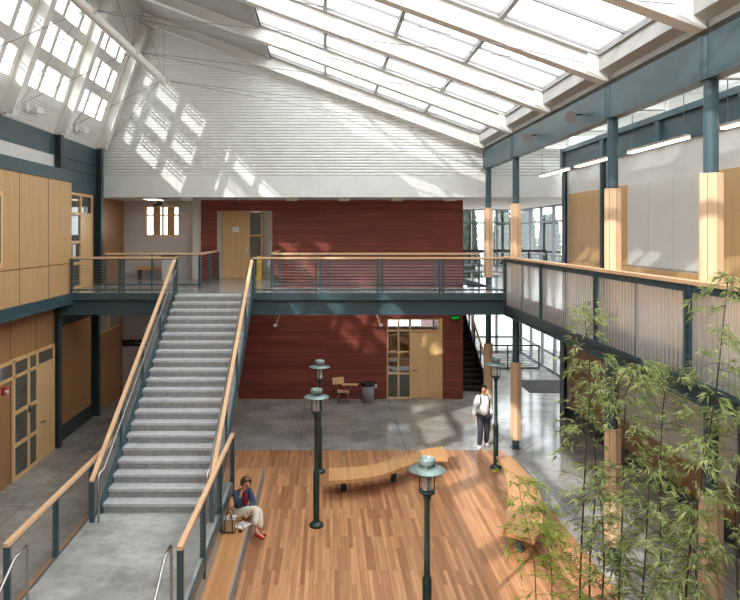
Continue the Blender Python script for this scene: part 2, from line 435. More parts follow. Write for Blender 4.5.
MB().box(-9.4, -7.16, Y0, 18.48, 4.11, H2 - 0.0).build('base_channel', 'teal', wb)
MB().box(-9.4, -7.10, Y0, 18.48, 4.09, 4.12).build('base_flange', 'teal', wb)
# sliver of a window in the box at the frame edge
o = struct(MB().box(-7.218, -7.19, 12.0, 14.47, 5.3, 7.0), 'window_1', 'maple_light', 'pale wood window frame in the projecting wood box at the picture edge', 'window')
MB().box(-7.2, -7.185, 12.1, 14.36, 5.42, 6.88).build('pane', 'darkglass', o)
# door with sidelight in the corner, upper left (Y 18.7..21.2)
b = MB(); b.box(-7.95, XL - 0.05, 18.4, 21.8, H2, 7.32)
struct(b, 'wall_left_corner', 'teal_dark', 'dark teal wall around the corner door upstairs', 'wall')
o = struct(MB().box(XL - 0.04, XL - 0.005, 20.35, 21.2, H2, 6.62), 'door_1', 'maple_light', 'pale wood door with sidelight in the upper left corner', 'door')
f = MB()
for y in (19.0, 20.22, 21.2): f.box(XL - 0.05, XL + 0.02, y, y + 0.09, H2, 7.3)
for z in (7.22, 6.62): f.box(XL - 0.05, XL + 0.018, 19.0, 21.29, z, z + 0.08)
for z in (H2, 5.1, 5.75): f.box(XL - 0.05, XL + 0.018, 19.0, 20.22, z, z + 0.08)
f.build('frame', 'maple_light', o)
for z0, z1 in ((H2 + 0.08, 5.1), (5.18, 5.75), (5.83, 6.62), (6.7, 7.22)):
    MB().box(XL - 0.045, XL - 0.02, 19.09, 20.22, z0, z1).build('pane', 'darkglass', o)
MB().box(XL - 0.045, XL - 0.02, 20.31, 21.2, 6.7, 7.22).build('pane', 'darkglass', o)
MB().box(XL - 0.02, XL + 0.0, 19.65, 19.85, 5.3, 5.72).build('notice', 'paper', o)
# ground floor left door group
o = struct(MB().box(XL, XL + 0.03, 17.22, 18.13, 0, 2.5), 'door_2', 'maple_light', 'wood door with tall sidelights in the ground floor left wall', 'door')
f = MB()
for y in (13.6, 15.80, 16.60, 17.10, 18.13): f.box(XL, XL + 0.05, y, y + 0.10, 0 if y > 14 else 2.5, 2.97)
for z in (2.90, 2.5): f.box(XL, XL + 0.05, 12.5, 18.2, z, z + 0.08)
for z in (0, 0.80, 1.60): f.box(XL, XL + 0.048, 15.85, 17.15, z, z + 0.09)
f.build('frame', 'maple_light', o)
for (y0, y1) in ((15.9, 16.6), (16.7, 17.1)):
    for z0, z1 in ((0.09, 0.8), (0.89, 1.6), (1.69, 2.5)):
        MB().box(XL, XL + 0.02, y0, y1, z0, z1).build('pane', 'darkglass', o)
for (y0, y1) in ((12.5, 13.6), (13.7, 15.8), (15.9, 17.1), (17.2, 18.13)):
    MB().box(XL, XL + 0.02, y0, y1, 2.58, 2.90).build('pane', 'darkglass', o)
h = MB(); h.cyl((XL + 0.03, 17.34, 1.02), (XL + 0.09, 17.34, 1.02), 0.03); h.bar((XL + 0.09, 17.32, 1.02), (XL + 0.09, 17.5, 1.02), 0.025, 0.03); h.build('door_handle', 'chrome', o)

# tilted glazed wall: spandrel strips, ribs and windows
P = lambda t: (wallx(8.85 + 4.19 * t), 8.85 + 4.19 * t)
rows = [(9.66, 10.42), (10.60, 11.36), (11.54, 12.30)]
zs = [8.85] + [v for r in rows for v in r] + [13.35]
NRM = Vector((-4.19, 0, 1.47)).normalized()     # outward (up-left)
b = MB()
for i in range(0, len(zs), 2):
    z0, z1 = zs[i], zs[i + 1]
    if z1 - z0 < 0.02: continue
    x0, x1 = wallx(z0), wallx(z1)
    b.prism([(x0, z0), (x1, z1), (x1 - 0.14, z1 + 0.05), (x0 - 0.14, z0 + 0.05)], Y0, 21.8, 'y')
bays = [(GRID[i + 1], GRID[i]) for i in range(5)]
yy = 5.95
while yy - 3.1 > -5: bays.append((yy - 3.1, yy)); yy -= 3.1
for (y0, y1) in bays + [(Y0 - 0.2, yy)]:
    # wall piers either side of the openings
    for a, c in (((y0, y0 + 0.36), (y1 - 0.10, y1)) if (y0, y1) in bays else ((y0, y1),)):
        for z0, z1 in rows:
            b.prism([(wallx(z0), z0), (wallx(z1), z1), (wallx(z1) - 0.14, z1 + 0.05), (wallx(z0) - 0.14, z0 + 0.05)], a, c, 'y')
struct(b, 'wall_left_tilted', 'white', 'white tilted wall of windows under the ridge', 'wall')
nwin = 2
rowname = ['bottom', 'middle', 'top']
bayname = ['by the end wall', 'second from the end wall', 'third from the end wall', 'fourth from the end wall']
for bi in range(4):
    y0, y1 = bays[bi][0] + 0.36, bays[bi][1] - 0.10
    for ri, (z0, z1) in enumerate(rows):
        off = lambda z, d: (wallx(z) - d, z + d * 0.35)
        f = MB()
        def strip(ya, yb, za, zb, d0, d1):
            f.prism([off(za, d0), off(zb, d0), off(zb, d1), off(za, d1)], ya, yb, 'y')
        strip(y0, y1, z0, z0 + 0.06, 0.02, 0.10); strip(y0, y1, z1 - 0.06, z1, 0.02, 0.10)
        yn = y1 - 0.62; ym = y0 + (yn - y0) / 2
        for ya, yb in ((y0, y0 + 0.06), (ym - 0.08, ym + 0.08), (yn - 0.09, yn + 0.09), (y1 - 0.06, y1)):
            strip(ya, yb, z0 + 0.06, z1 - 0.06, 0.02, 0.10)
        nwin += 1
        o = struct(f, 'window_%d' % nwin, 'white', '%s row white framed tilted window %s' % (rowname[ri], bayname[bi]), 'window')
        for ya, yb in ((y0 + 0.06, ym - 0.08), (ym + 0.08, yn - 0.09), (yn + 0.09, y1 - 0.06)):
            g = MB(); g.prism([off(z0 + 0.06, 0.055), off(z1 - 0.06, 0.055), off(z1 - 0.06, 0.065), off(z0 + 0.06, 0.065)], ya, yb, 'y'); g.build('pane', 'glass', o)
        for k in range(3):
            zz = z1 - 0.06 - 0.11 * k
            MB().bar((off(zz, 0.22)[0], y0, off(zz, 0.22)[1]), (off(zz, 0.22)[0], y1, off(zz, 0.22)[1]), 0.06, 0.03).build('sun_slat', 'white_steel', o)
# corrugated sill band under the windows
for bi in range(4):
    b = MB(); n = 9
    for k in range(n):
        z0 = 8.87 + k * 0.075
        b.prism([(wallx(z0) + 0.002, z0), (wallx(z0) + 0.03, z0 + 0.01), (wallx(z0 + 0.045) + 0.03, z0 + 0.045), (wallx(z0 + 0.055) + 0.002, z0 + 0.055)], bays[bi][0] + 0.2, bays[bi][1] - 0.2, 'y')
    struct(b, 'trim_%d' % (4 + bi), 'white_steel', 'white corrugated sill band under the tilted windows, bay ' + bayname[bi], 'trim')
names = ['in the corner of the end wall', 'first from the corner', 'second from the corner', 'third from the corner', 'fourth from the corner']
for i, y in enumerate(GRID[:5]):
    a = Vector((wallx(8.9) + 0.16, y, 8.9)); c = Vector((wallx(12.95) + 0.16, y, 12.95))
    if i == 0: a.y = c.y = y + 0.16
    o = thing('tilted_rib', 'tilted white steel rib between high windows, ' + names[i], 'rib', (a.x, a.y, a.z), None, 'structure')
    MB().ibeam(a, c, 0.26, 0.36, (1, 0, 0.3), 0.035, 0.10).build('rib_beam', 'white_steel', o)
    q = MB(); q.prism([(wallx(8.86) + 0.02, 8.86), (wallx(8.86) + 0.42, 8.98), (wallx(8.86) + 0.48, 9.12), (wallx(9.2) + 0.2, 9.25)], a.y - 0.07, a.y + 0.07, 'y'); q.build('shoe', 'white_steel', o)

# uplights on the corrugated sill
first = None
for i, (y, nm) in enumerate(((19.6, 'between corner rib and first rib'), (16.4, 'between first and second rib'), (13.3, 'between second and third rib'))):
    x = wallx(9.2) + 0.03
    o = thing('wall_floodlight', 'white box floodlight on sill band ' + nm, 'light', (x, y, 9.15))
    MB().box(x, x + 0.05, y - 0.22, y - 0.08, 9.1, 9.32).build('bracket', 'white_steel', o)
    q = MB(); q.bar((x + 0.03, y - 0.15, 9.2), (x + 0.14, y + 0.05, 9.16), 0.04, 0.04); q.build('arm', 'white_steel', o)
    q = MB(); q.bar((x + 0.14, y - 0.02, 9.16), (x + 0.16, y + 0.30, 9.2), 0.16, 0.14); q.build('lamp_head', 'white_steel', o)

# ------------------------------------------------------------------ setting: end wall
YW = 21.8
b = MB()
zb = 8.0
b.box(XL - 0.1, XR + 0.1, YW, YW + 0.15, 7.27, zb)
wf = struct(b, 'wall_back_fascia', 'white', 'smooth white band across the end wall above the red wall', 'wall')
for x in (-5.0, 0.02, 5.1): MB().box(x, x + 0.012, YW - 0.003, YW, 7.27, zb).build('joint', 'plaster_grey', wf)
b = MB(); z = zb; pitch = 0.10
def xr(zz): return min(XR, XB - (zz - 8.95) / 0.37) if zz > 8.95 else XR
def xl(zz): return max(XL, wallx(zz)) - 0.05
while z < 13.2:
    prof = [(z, 0.022), (z + 0.015, 0.0), (z + 0.06, 0.0), (z + 0.073, 0.022), (z + pitch, 0.022)]
    for (za, da), (zc_, dc) in zip(prof, prof[1:]):
        a0, a1, c0, c1 = xl(za), xl(zc_), xr(za), xr(zc_)
        if c1 > a1: b.add([(a0, YW + da, za), (c0, YW + da, za), (c1, YW + dc, zc_), (a1, YW + dc, zc_)], [(0, 1, 2, 3)])
    z += pitch
b.prism([(XL, zb), (XR, zb), (XR, 8.9), (XB + 0.2, 8.9), (wallx(13.2), 13.3), (XL, 8.85)], YW + 0.06, YW + 0.18, 'y')
wc = struct(b, 'wall_back', 'white', 'white horizontally corrugated end wall under the roof', 'wall')
# soffit behind the fascia
struct(MB().box(XL - 0.1, 10.2, YW + 0.15, 25.2, 7.27, 7.35), 'ceiling_hall', 'plaster', 'white soffit over the hall and the red wall', 'ceiling')
# upper red wall with the splayed doorway
YR = 23.77
b = MB()
b.box(-4.57, -3.98, YR, YR + 0.2, H2 - 0.0, 7.27); b.box(-3.98, -1.97, YR, YR + 0.2, 6.88, 7.27); b.box(-1.97, 5.01, YR, YR + 0.2, H2 - 0.45, 7.27)
struct(b, 'wall_back_red_upper', 'redwood', 'dark red stained wood wall on the upper floor', 'wall')
b = MB()
b.prism([(-3.98, YR + 0.0), (-3.92, 24.7), (-4.1, 24.7), (-4.1, YR + 0.21)], H2, 6.88)
b.prism([(-1.97, YR + 0.0), (-2.40, 24.7), (-1.8, 24.7), (-1.8, YR + 0.21)], H2, 6.88)
b.box(-4.1, -1.8, YR + 0.21, 24.9, 6.88, 7.0)
struct(b, 'trim_20', 'white', 'white splayed reveal of the upstairs doorway in the red wall', 'trim')
o = struct(MB().box(-3.92, -2.92, 24.64, 24.7, H2, 6.88), 'door_3', 'maple_light', 'pale wood upstairs door with white notice in the red wall', 'door')
MB().box(-3.55, -3.3, 24.63, 24.64, 6.1, 6.3).build('notice', 'paper', o)
h = MB(); h.box(-3.02, -2.97, 24.61, 24.64, 5.3, 5.5); h.bar((-3.0, 24.58, 5.38), (-3.15, 24.58, 5.38), 0.02, 0.03); h.cyl((-3.0, 24.64, 5.38), (-3.0, 24.57, 5.38), 0.015); h.build('door_handle', 'chrome', o)
f = MB(); f.box(-2.92, -2.88, 24.6, 24.72, H2, 6.88); f.box(-2.46, -2.40, 24.6, 24.72, H2, 6.88)
for zz in (H2, 5.1, 5.95, 6.82): f.box(-2.92, -2.42, 24.61, 24.71, zz, zz + 0.05)
f.build('frame', 'maple_light', o)
for z0, z1 in ((H2 + 0.05, 5.1), (5.15, 5.95), (6.0, 6.82)):
    MB().box(-2.88, -2.46, 24.65, 24.67, z0, z1).build('pane', 'darkglass', o)
# lower red wall with classroom doorway
b = MB()
b.box(-3.2, 2.22, YR, YR + 0.2, 0, H2 - 0.45); b.box(4.26, 5.01, YR, YR + 0.2, 0, H2 - 0.45); b.box(2.22, 4.26, YR, YR + 0.2, 2.95, H2 - 0.45)
b.box(4.81, 5.01, YR + 0.2, 33, 0, 7.27)
struct(b, 'wall_back_red_lower', 'redwood', 'dark red stained wood wall on the ground floor', 'wall')
o = struct(MB().box(3.13, 4.10, YR + 0.10, YR + 0.15, 0.02, 2.45), 'door_4', 'maple_light', 'pale wood classroom door in the red ground floor wall', 'door')
h = MB(); h.cyl((3.22, YR + 0.1, 1.02), (3.22, YR + 0.03, 1.02), 0.03); h.bar((3.2, YR + 0.04, 1.02), (3.36, YR + 0.04, 1.02), 0.02, 0.025); h.build('door_handle', 'chrome', o)
f = MB()
for x in (2.22, 2.63, 3.07, 4.10): f.box(x, x + 0.06, YR + 0.06, YR + 0.16, 0, 2.95)
for zz in (0.0, 0.88, 1.67, 2.46, 2.89):
    f.box(2.22, 3.13, YR + 0.07, YR + 0.15, zz, zz + 0.06)
f.box(3.1, 4.16, YR + 0.07, YR + 0.15, 2.46, 2.52); f.box(3.1, 4.16, YR + 0.07, YR + 0.15, 2.89, 2.95); f.box(4.16, 4.26, YR + 0.01, YR + 0.2, 0, 2.95)
f.build('frame', 'maple_light', o)
for x0, x1 in ((2.28, 2.63), (2.69, 3.07)):
    for z0, z1 in ((0.94, 1.67), (1.73, 2.46), (2.52, 2.89)):
        MB().box(x0, x1, YR + 0.10, YR + 0.11, z0, z1).build('pane', 'glass', o)
    MB().box(x0, x1, YR + 0.10, YR + 0.11, 0.06, 0.88).build('lower_pane', 'darkglass', o)
MB().box(3.13, 4.10, YR + 0.10, YR + 0.11, 2.52, 2.89).build('pane', 'glass', o)
# classroom behind
b = MB(); b.box(0.4, 4.8, 29.0, 29.2, 0, 1.9); b.box(0.4, 4.8, 29.0, 29.2, 2.6, 3.7); b.box(0.2, 0.4, YR + 0.2, 29.2, 0, 3.7); b.box(0.4, 4.8, YR + 0.2, 29.2, 3.6, 3.75)
struct(b, 'wall_classroom', 'plaster', 'pale walls of the classroom behind the glazed door', 'wall')
o = thing('window_60', 'daylit strip window at the back of the classroom', 'window', (2.6, 29.1, 1.9), None, 'structure')
f = MB()
for x in (0.4, 1.5, 2.6, 3.7, 4.76): f.box(x, x + 0.05, 29.05, 29.15, 1.9, 2.6)
f.build('frame', 'white', o); MB().box(0.4, 4.8, 29.09, 29.1, 1.9, 2.6).build('pane', 'glass', o)
for i, (x, y, nm) in enumerate(((2.5, 25.6, 'nearer white classroom table seen through the door glass'), (3.1, 27.4, 'farther white classroom table seen through the door glass'))):
    o = thing('classroom_table', nm, 'table', (x, y, 0))
    MB().box(x - 0.8, x + 0.8, y - 0.4, y + 0.4, 0.70, 0.74).build('table_top', 'white', o)
    for sx in (-0.72, 0.72):
        for sy in (-0.33, 0.33):
            MB().cyl((x + sx, y + sy, 0), (x + sx, y + sy, 0.70), 0.025, n=8).build('leg', 'inox', o)
for i, (x, y, nm) in enumerate(((2.3, 24.75, 'wood classroom chair nearest the door glass'), (3.2, 26.5, 'wood classroom chair between the two white tables'), (2.3, 26.6, 'wood classroom chair behind the nearer white table'))):
    o = thing('classroom_chair', nm, 'chair', (x, y, 0))
    MB().box(x - 0.21, x + 0.21, y - 0.2, y + 0.2, 0.43, 0.455).build('seat', 'maple_light', o)
    MB().bar((x, y + 0.2, 0.62), (x, y + 0.24, 0.86), 0.42, 0.02, (0, 1, 0)).build('backrest', 'maple_light', o)
    for sx in (-0.19, 0.19):
        MB().tube([(x + sx, y - 0.18, 0), (x + sx, y - 0.15, 0.43)], 0.012, 6).build('leg', 'inox', o)
        MB().tube([(x + sx, y + 0.2, 0), (x + sx, y + 0.18, 0.43), (x + sx, y + 0.22, 0.8)], 0.012, 6).build('leg', 'inox', o)

for x, nm in ((1.6, 'left wooden cupboard against the classroom back wall'), (3.6, 'right wooden cupboard against the classroom back wall')):
    o = thing('classroom_cupboard', nm, 'cupboard', (x, 28.7, 0))
    MB().box(x - 0.8, x + 0.8, 28.45, 28.98, 0, 1.6).build('carcass', 'oak', o)
    for sx in (-0.79, 0.01): MB().box(x + sx, x + sx + 0.78, 28.42, 28.45, 0.06, 1.57).build('door', 'maple_light', o)
# upper hall on the left behind the bridge
b = MB(); b.box(-7.95, XL - 0.01, 21.95, 24.7, H2, 7.27)
struct(b, 'wall_hall_left', 'oak', 'brown wood side wall of the upper hall', 'wall')
b = MB()
wx0, wx1, wz0, wz1 = -6.85, -5.55, 5.95, 7.1
b.box(XL - 0.1, wx0, 24.6, 24.8, H2, 7.27); b.box(wx1, -4.9, 24.6, 24.8, H2, 7.27); b.box(wx0, wx1, 24.6, 24.8, H2, wz0); b.box(wx0, wx1, 24.6, 24.8, wz1, 7.27)
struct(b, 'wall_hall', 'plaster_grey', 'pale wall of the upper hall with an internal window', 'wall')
struct(MB().box(-4.9, -4.57, 23.9, 24.8, H2, 7.27), 'wall_hall_pier', 'plaster', 'narrow white pier beside the upper red wall', 'wall')
b = MB(); b.box(-8.0, -4.0, 27.5, 27.6, H2, 5.4); b.box(-8.0, -4.0, 27.5, 27.6, 7.2, 7.5); b.box(-4.1, -4.0, 24.9, 27.5, H2, 7.3); b.box(-8.1, -8.0, 24.8, 27.5, H2, 7.3); b.box(-8.0, -4.0, 24.8, 27.5, 7.27, 7.4)
b.box(-8.0, -4.0, 24.8, 27.5, H2 - 0.15, H2)
struct(b, 'wall_hall_room', 'oak', 'wood lined room beyond the internal hall window', 'wall')
o = thing('window_61', 'internal window in the pale upper hall wall', 'window', ((wx0 + wx1) / 2, 24.7, wz0), None, 'structure')
f = MB()
for x in (wx0, -6.22, wx1 - 0.05): f.box(x, x + 0.05, 24.62, 24.78, wz0, wz1)
f.box(wx0, wx1, 24.63, 24.77, wz0, wz0 + 0.05); f.box(wx0, wx1, 24.63, 24.77, wz1 - 0.05, wz1); f.box(wx0, wx1, 24.64, 24.76, 6.72, 6.77)
f.build('frame', 'maple_light', o); MB().box(wx0, wx1, 24.7, 24.71, wz0, wz1).build('pane', 'glass', o)
b = MB()
for x in (-7.9, -7.3, -6.7, -6.1): b.box(x, x + 0.3, 27.45, 27.55, 5.4, 7.2)
struct(b, 'trim_21', 'maple_light', 'wood mullions of the far window seen through the hall window', 'trim')

# ------------------------------------------------------------------ setting: right side
b = MB(); b.box(XR, XR + 0.2, Y0, 21.4, H2, 8.13); b.box(XR, XR + 0.2, Y0, 21.4, 0, H2 - 0.2)
wr = struct(b, 'wall_right', 'plaster', 'white plaster wall behind the right balcony', 'wall')
def panel(y0, y1, z0, z1, mat, d=0.03): return MB().box(XR - d, XR, y0, y1, z0, z1).build('wall_panel', mat, wr)
for y0, y1, m in ((17.35, 18.2, 'maple'), (18.45, 19.4, 'maple'), (19.41, 20.4, 'maple'), (20.41, 21.05, 'maple'), (16.95, 17.34, 'maple'), (12.6, 13.55, 'maple'), (11.2, 12.59, 'maple'), (9.6, 11.19, 'maple'), (8.0, 9.59, 'maple'), (5, 7.99, 'maple')):
    panel(y0, y1, 5.22, 7.33, m); panel(y0, y1, H2, 5.205, m)
panel(13.56, 16.94, H2, 5.2, 'maple')
for y0, y1 in ((13.58, 14.69), (14.7, 15.81), (15.82, 16.93)):
    MB().box(XR - 0.045, XR, y0, y1, 5.25, 7.31).build('tack_board', 'board', wr)
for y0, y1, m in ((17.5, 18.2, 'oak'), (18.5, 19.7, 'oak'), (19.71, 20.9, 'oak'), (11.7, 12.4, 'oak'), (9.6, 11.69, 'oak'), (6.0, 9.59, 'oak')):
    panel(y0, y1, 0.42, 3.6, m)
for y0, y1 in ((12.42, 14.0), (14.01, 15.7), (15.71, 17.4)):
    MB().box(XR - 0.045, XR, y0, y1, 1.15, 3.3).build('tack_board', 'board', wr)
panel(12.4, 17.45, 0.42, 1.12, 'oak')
MB().box(XR - 0.05, XR, Y0, 21.3, 0, 0.4).build('base_panel', 'teal_dark', wr)
ob = struct(MB().box(XR - 0.06, XR + 0.3, Y0, 21.5, 8.13, 8.70), 'beam_right', 'teal_panel', 'teal steel panel band along the right wall above the balcony', 'beam')
MB().box(XR - 0.16, XR + 0.3, Y0, 21.5, 8.70, 8.84).build('top_channel', 'teal', ob)
for y in GRID: MB().box(XR - 0.14, XR - 0.06, y - 0.1, y + 0.1, 8.13, 8.70).build('pilaster', 'teal', ob)
# flat roof over the balcony with a clerestory strip above the teal beam
b = MB(); b.box(XB - 0.1, 5.95, Y0, 21.9, 9.32, 9.5); b.box(7.75, 9.4, Y0, 21.9, 9.32, 9.5)
for y in GRID + [2.85]: b.box(5.95, 7.75, y - 0.35, y + 0.35, 9.32, 9.5)
b.box(5.95, 7.75, Y0, 2.6, 9.32, 9.5); b.box(5.95, 7.75, 21.7, 21.9, 9.32, 9.5)
for i in range(5):
    y0, y1 = GRID[i + 1] + 0.35, GRID[i] - 0.35
    sk_ = thing('window_%d' % (80 + i), 'flat skylight in the balcony roof, %s from the end wall' % ['first', 'second', 'third', 'fourth', 'fifth'][i], 'skylight', (6.85, (y0 + y1) / 2, 9.4), None, 'structure')
    f = MB()
    for x in (5.95, 6.82, 7.7): f.box(x, x + 0.05, y0, y1, 9.38, 9.46)
    for y in (y0, y1 - 0.05): f.box(5.95, 7.75, y, y + 0.05, 9.38, 9.46)
    f.build('frame', 'white', sk_); MB().box(6.0, 7.7, y0, y1, 9.44, 9.45).build('pane', 'skyglass', sk_)
struct(b, 'ceiling_balcony', 'ceil', 'flat white roof over the right balcony', 'ceiling')
o = thing('window_62', 'clerestory strip glazing above the right teal beam', 'window', (XR + 0.1, 8, 8.84), None, 'structure')
f = MB(); f.box(XR + 0.05, XR + 0.12, Y0, 21.8, 8.84, 8.88); f.box(XR + 0.05, XR + 0.12, Y0, 21.8, 9.27, 9.32)
for y in GRID: f.box(XR + 0.05, XR + 0.12, y - 0.03, y + 0.03, 8.88, 9.27)
f.build('frame', 'white', o); MB().box(XR + 0.08, XR + 0.085, Y0, 21.8, 8.88, 9.27).build('pane', 'glass', o)
rn = ['at the end wall', 'second from the end wall', 'third from the end wall', 'fourth from the end wall', 'fifth from the end wall', 'sixth from the end wall']
for i, y in enumerate(GRID):
    o = thing('balcony_rafter', 'short flat white roof beam over balcony, ' + rn[i], 'beam', (6.6, y, 8.95), None, 'structure')
    MB().ibeam((XB + 0.12, y, 9.13), (XR + 0.02, y, 9.13), 0.2, 0.36).build('beam', 'white_steel', o)
# back end of the right side: tall glazing
def glazing(name, label, p0, p1, z0, z1, nx, zbars, depth=0.12, w=0.12):
    p0 = Vector((p0[0], p0[1], 0)); p1 = Vector((p1[0], p1[1], 0))
    o = thing(name, label, 'window', ((p0.x + p1.x) / 2, (p0.y + p1.y) / 2, z0), None, 'structure')
    d = (p1 - p0)
    f = MB()
    for i in range(nx + 1):
        q = p0 + d * (i / nx); f.bar((q.x, q.y, z0), (q.x, q.y, z1), w, depth, d.cross(Vector((0, 0, 1))))
    f.build('mullion', 'mullion', o)
    for zz in zbars:
        MB().bar((p0.x, p0.y, zz), (p1.x, p1.y, zz), depth, 0.09).build('transom', 'mullion', o)
    MB().bar((p0.x, p0.y, (z0 + z1) / 2), (p1.x, p1.y, (z0 + z1) / 2), 0.012, z1 - z0).build('pane', 'glass', o)
    return o
glazing('window_63', 'glazed end wall of the upper rear lobby', (5.05, 33), (9.85, 33), H2 + 0.0, 7.3, 4, (H2 + 0.06, 5.1, 6.58, 7.25))
glazing('window_64', 'glazed side wall of the upper rear lobby', (9.85, 33), (9.85, 21.6), H2 + 0.0, 7.3, 7, (H2 + 0.06, 5.1, 6.58, 7.25))
glazing('window_65', 'glazed ground floor entrance wall on the right', (9.9, 33), (9.9, 21.6), 0, H2 - 0.2, 7, (0.06, 0.8, 2.4, 4.1))
glazing('window_66', 'glazed ground floor end wall behind the dark stair', (5.05, 33), (9.85, 33), 0, H2 - 0.2, 4, (0.06, 0.8, 2.4, 4.1))
b = MB(); b.box(5.0, 10.2, 25.2, 33.3, 7.27, 7.4)
struct(b, 'ceiling_lobby', 'plaster', 'white ceiling of the rear lobby', 'ceiling')
struct(MB().box(XR, 10.2, 21.4, 21.6, 0, H2 - 0.2), 'wall_lobby', 'teal_dark', 'dark end of the right wall at the lobby', 'wall')
struct(MB().box(XR, 10.2, 21.4, 21.6, H2, 7.3), 'wall_lobby_upper', 'plaster', 'upper wall end at the glazed lobby', 'wall')
# closing shell behind the viewer
b = MB(); b.box(-9.5, 8.2, Y0 - 0.2, Y0, 0, 13.6)
struct(b, 'wall_front', 'white', 'white wall at the viewer end of the atrium', 'wall')
# outside
struct(MB().box(-40, 90, 34, 140, -0.3, -0.05).box(10.3, 90, -20, 34, -0.3, -0.05), 'ground_outside', 'outground', 'pale paved ground outside the glazing', 'ground')

# ------------------------------------------------------------------ roof
GX0, GX1 = -1.86, 5.06
TOP = 0.44
b = MB()
def slab(x0, x1, y0, y1, dz0, dz1): b.prism([(x0, roofz(x0) + dz0), (x1, roofz(x1) + dz0), (x1, roofz(x1) + dz1), (x0, roofz(x0) + dz1)], y0, y1, 'y')
slab(-6.35, GX0, Y0, 22.2, TOP - 0.1, TOP + 0.1)
slab(GX1 + 0.06, XB + 0.25, Y0, 22.2, 0.14, 0.24)
slab(GX1, GX1 + 0.06, Y0, 22.2, 0.14, TOP + 0.1)
slab(GX0 - 0.06, GX0, Y0, 22.2, TOP - 0.12, TOP + 0.1)
for y in GRID + [2.85, -0.25, -3.35, -6.45]:
    slab(GX0, GX1, y - 0.12, y + 0.12, TOP - 0.02, TOP + 0.1)
slab(GX0, GX1, 21.67, 22.2, TOP - 0.02, TOP + 0.1); slab(GX0, GX1, Y0, -6.4, TOP - 0.02, TOP + 0.1)
b.prism([(XB - 0.1, 8.9), (XB + 0.15, 8.9), (XB + 0.15, 9.6), (XB - 0.1, 9.6)], Y0, 22.0, 'y')
struct(b, 'ceiling', 'ceil', 'sloping pale ceiling panels either side of the skylights', 'ceiling')
on = ['at the end wall', 'second from the end wall', 'third from the end wall', 'fourth from the end wall', 'fifth from the end wall, nearest the viewer']
for i, y in enumerate(GRID[:5]):
    yc = y if i else y + 0.12
    a = Vector((XB - 0.1, yc, roofz(XB - 0.1) + 0.23)); c = Vector((-6.3, yc, roofz(-6.3) + 0.23))
    o = thing('roof_rafter', 'sloping white steel roof beam ' + on[i], 'rafter', tuple(a), None, 'structure')
    MB().ibeam(a, c, 0.26, 0.46, (0, 0, 1), 0.04, 0.05).build('rafter_beam', 'white_steel', o)
    MB().prism([(XB - 0.12, roofz(XB) + 0.06), (XB - 0.5, roofz(XB - 0.5) + 0.08), (XB - 0.5, roofz(XB - 0.5) + 0.5), (XB - 0.12, roofz(XB) + 0.5)], yc - 0.10, yc + 0.10, 'y').build('end_plate', 'white_steel', o)
# skylights: one per bay
sk = ['over the bay at the end wall', 'over the second bay from the end wall', 'over the third bay from the end wall', 'over the fourth bay from the end wall', 'over the bay nearest the viewer']
for i in range(5):
    y0, y1 = GRID[i + 1] + 0.12, GRID[i] - 0.12
    o = thing('window_%d' % (70 + i), 'large sloping skylight ' + sk[i], 'skylight', ((GX0 + GX1) / 2, (y0 + y1) / 2, roofz(1.46) + TOP), None, 'structure')
    f = MB()
    xs = [GX0, -0.02, 1.61, 3.24, GX1]
    for x in xs: f.bar((x, y0, roofz(x) + TOP + 0.03), (x, y1, roofz(x) + TOP + 0.03), 0.09, 0.12)
    for y in (y0, y0 + 0.9, y0 + 1.76, y1):
        f.bar((GX0, y, roofz(GX0) + TOP + 0.06), (GX1, y, roofz(GX1) + TOP + 0.06), 0.05, 0.06)
    f.build('frame', 'greyplastic', o)
    for x0, x1 in zip(xs, xs[1:]):
        MB().add([(x0, y0, roofz(x0) + TOP + 0.1), (x1, y0, roofz(x1) + TOP + 0.1), (x1, y1, roofz(x1) + TOP + 0.1), (x0, y1, roofz(x0) + TOP + 0.1)], [(0, 1, 2, 3)]).build('pane', 'skyglass', o)

# main teal beam on the columns with two spot lamps
bm_ = MB(); bm_.box(XB - 0.11, XB + 0.11, Y0, 21.75, 8.2, 8.81)
o = struct(bm_, 'beam_main', 'teal', 'long teal steel beam carried by the balcony columns', 'beam')
for y in (9.05, 12.15, 18.35):
    MB().cyl((XB - 0.06, y, 8.2), (XB - 0.06, y, 8.80), 0.105, n=20).build('stiffener', 'teal', o)
for y, nm in ((13.4, 'nearer round silver spot lamp on the teal beam'), (16.25, 'farther round silver spot lamp on the teal beam')):
    o = thing('spot_lamp', nm, 'light', (XB - 0.1, y, 8.5))
    MB().cyl((XB - 0.08, y, 8.52), (XB - 0.30, y, 8.50), 0.02).build('arm', 'teal', o)
    q = MB(); q.cyl((XB - 0.28, y + 0.14, 8.53), (XB - 0.36, y - 0.08, 8.45), 0.06, 0.11); q.cyl((XB - 0.36, y - 0.08, 8.45), (XB - 0.37, y - 0.11, 8.44), 0.125, 0.125); q.build('lamp_shade', 'greyplastic', o)

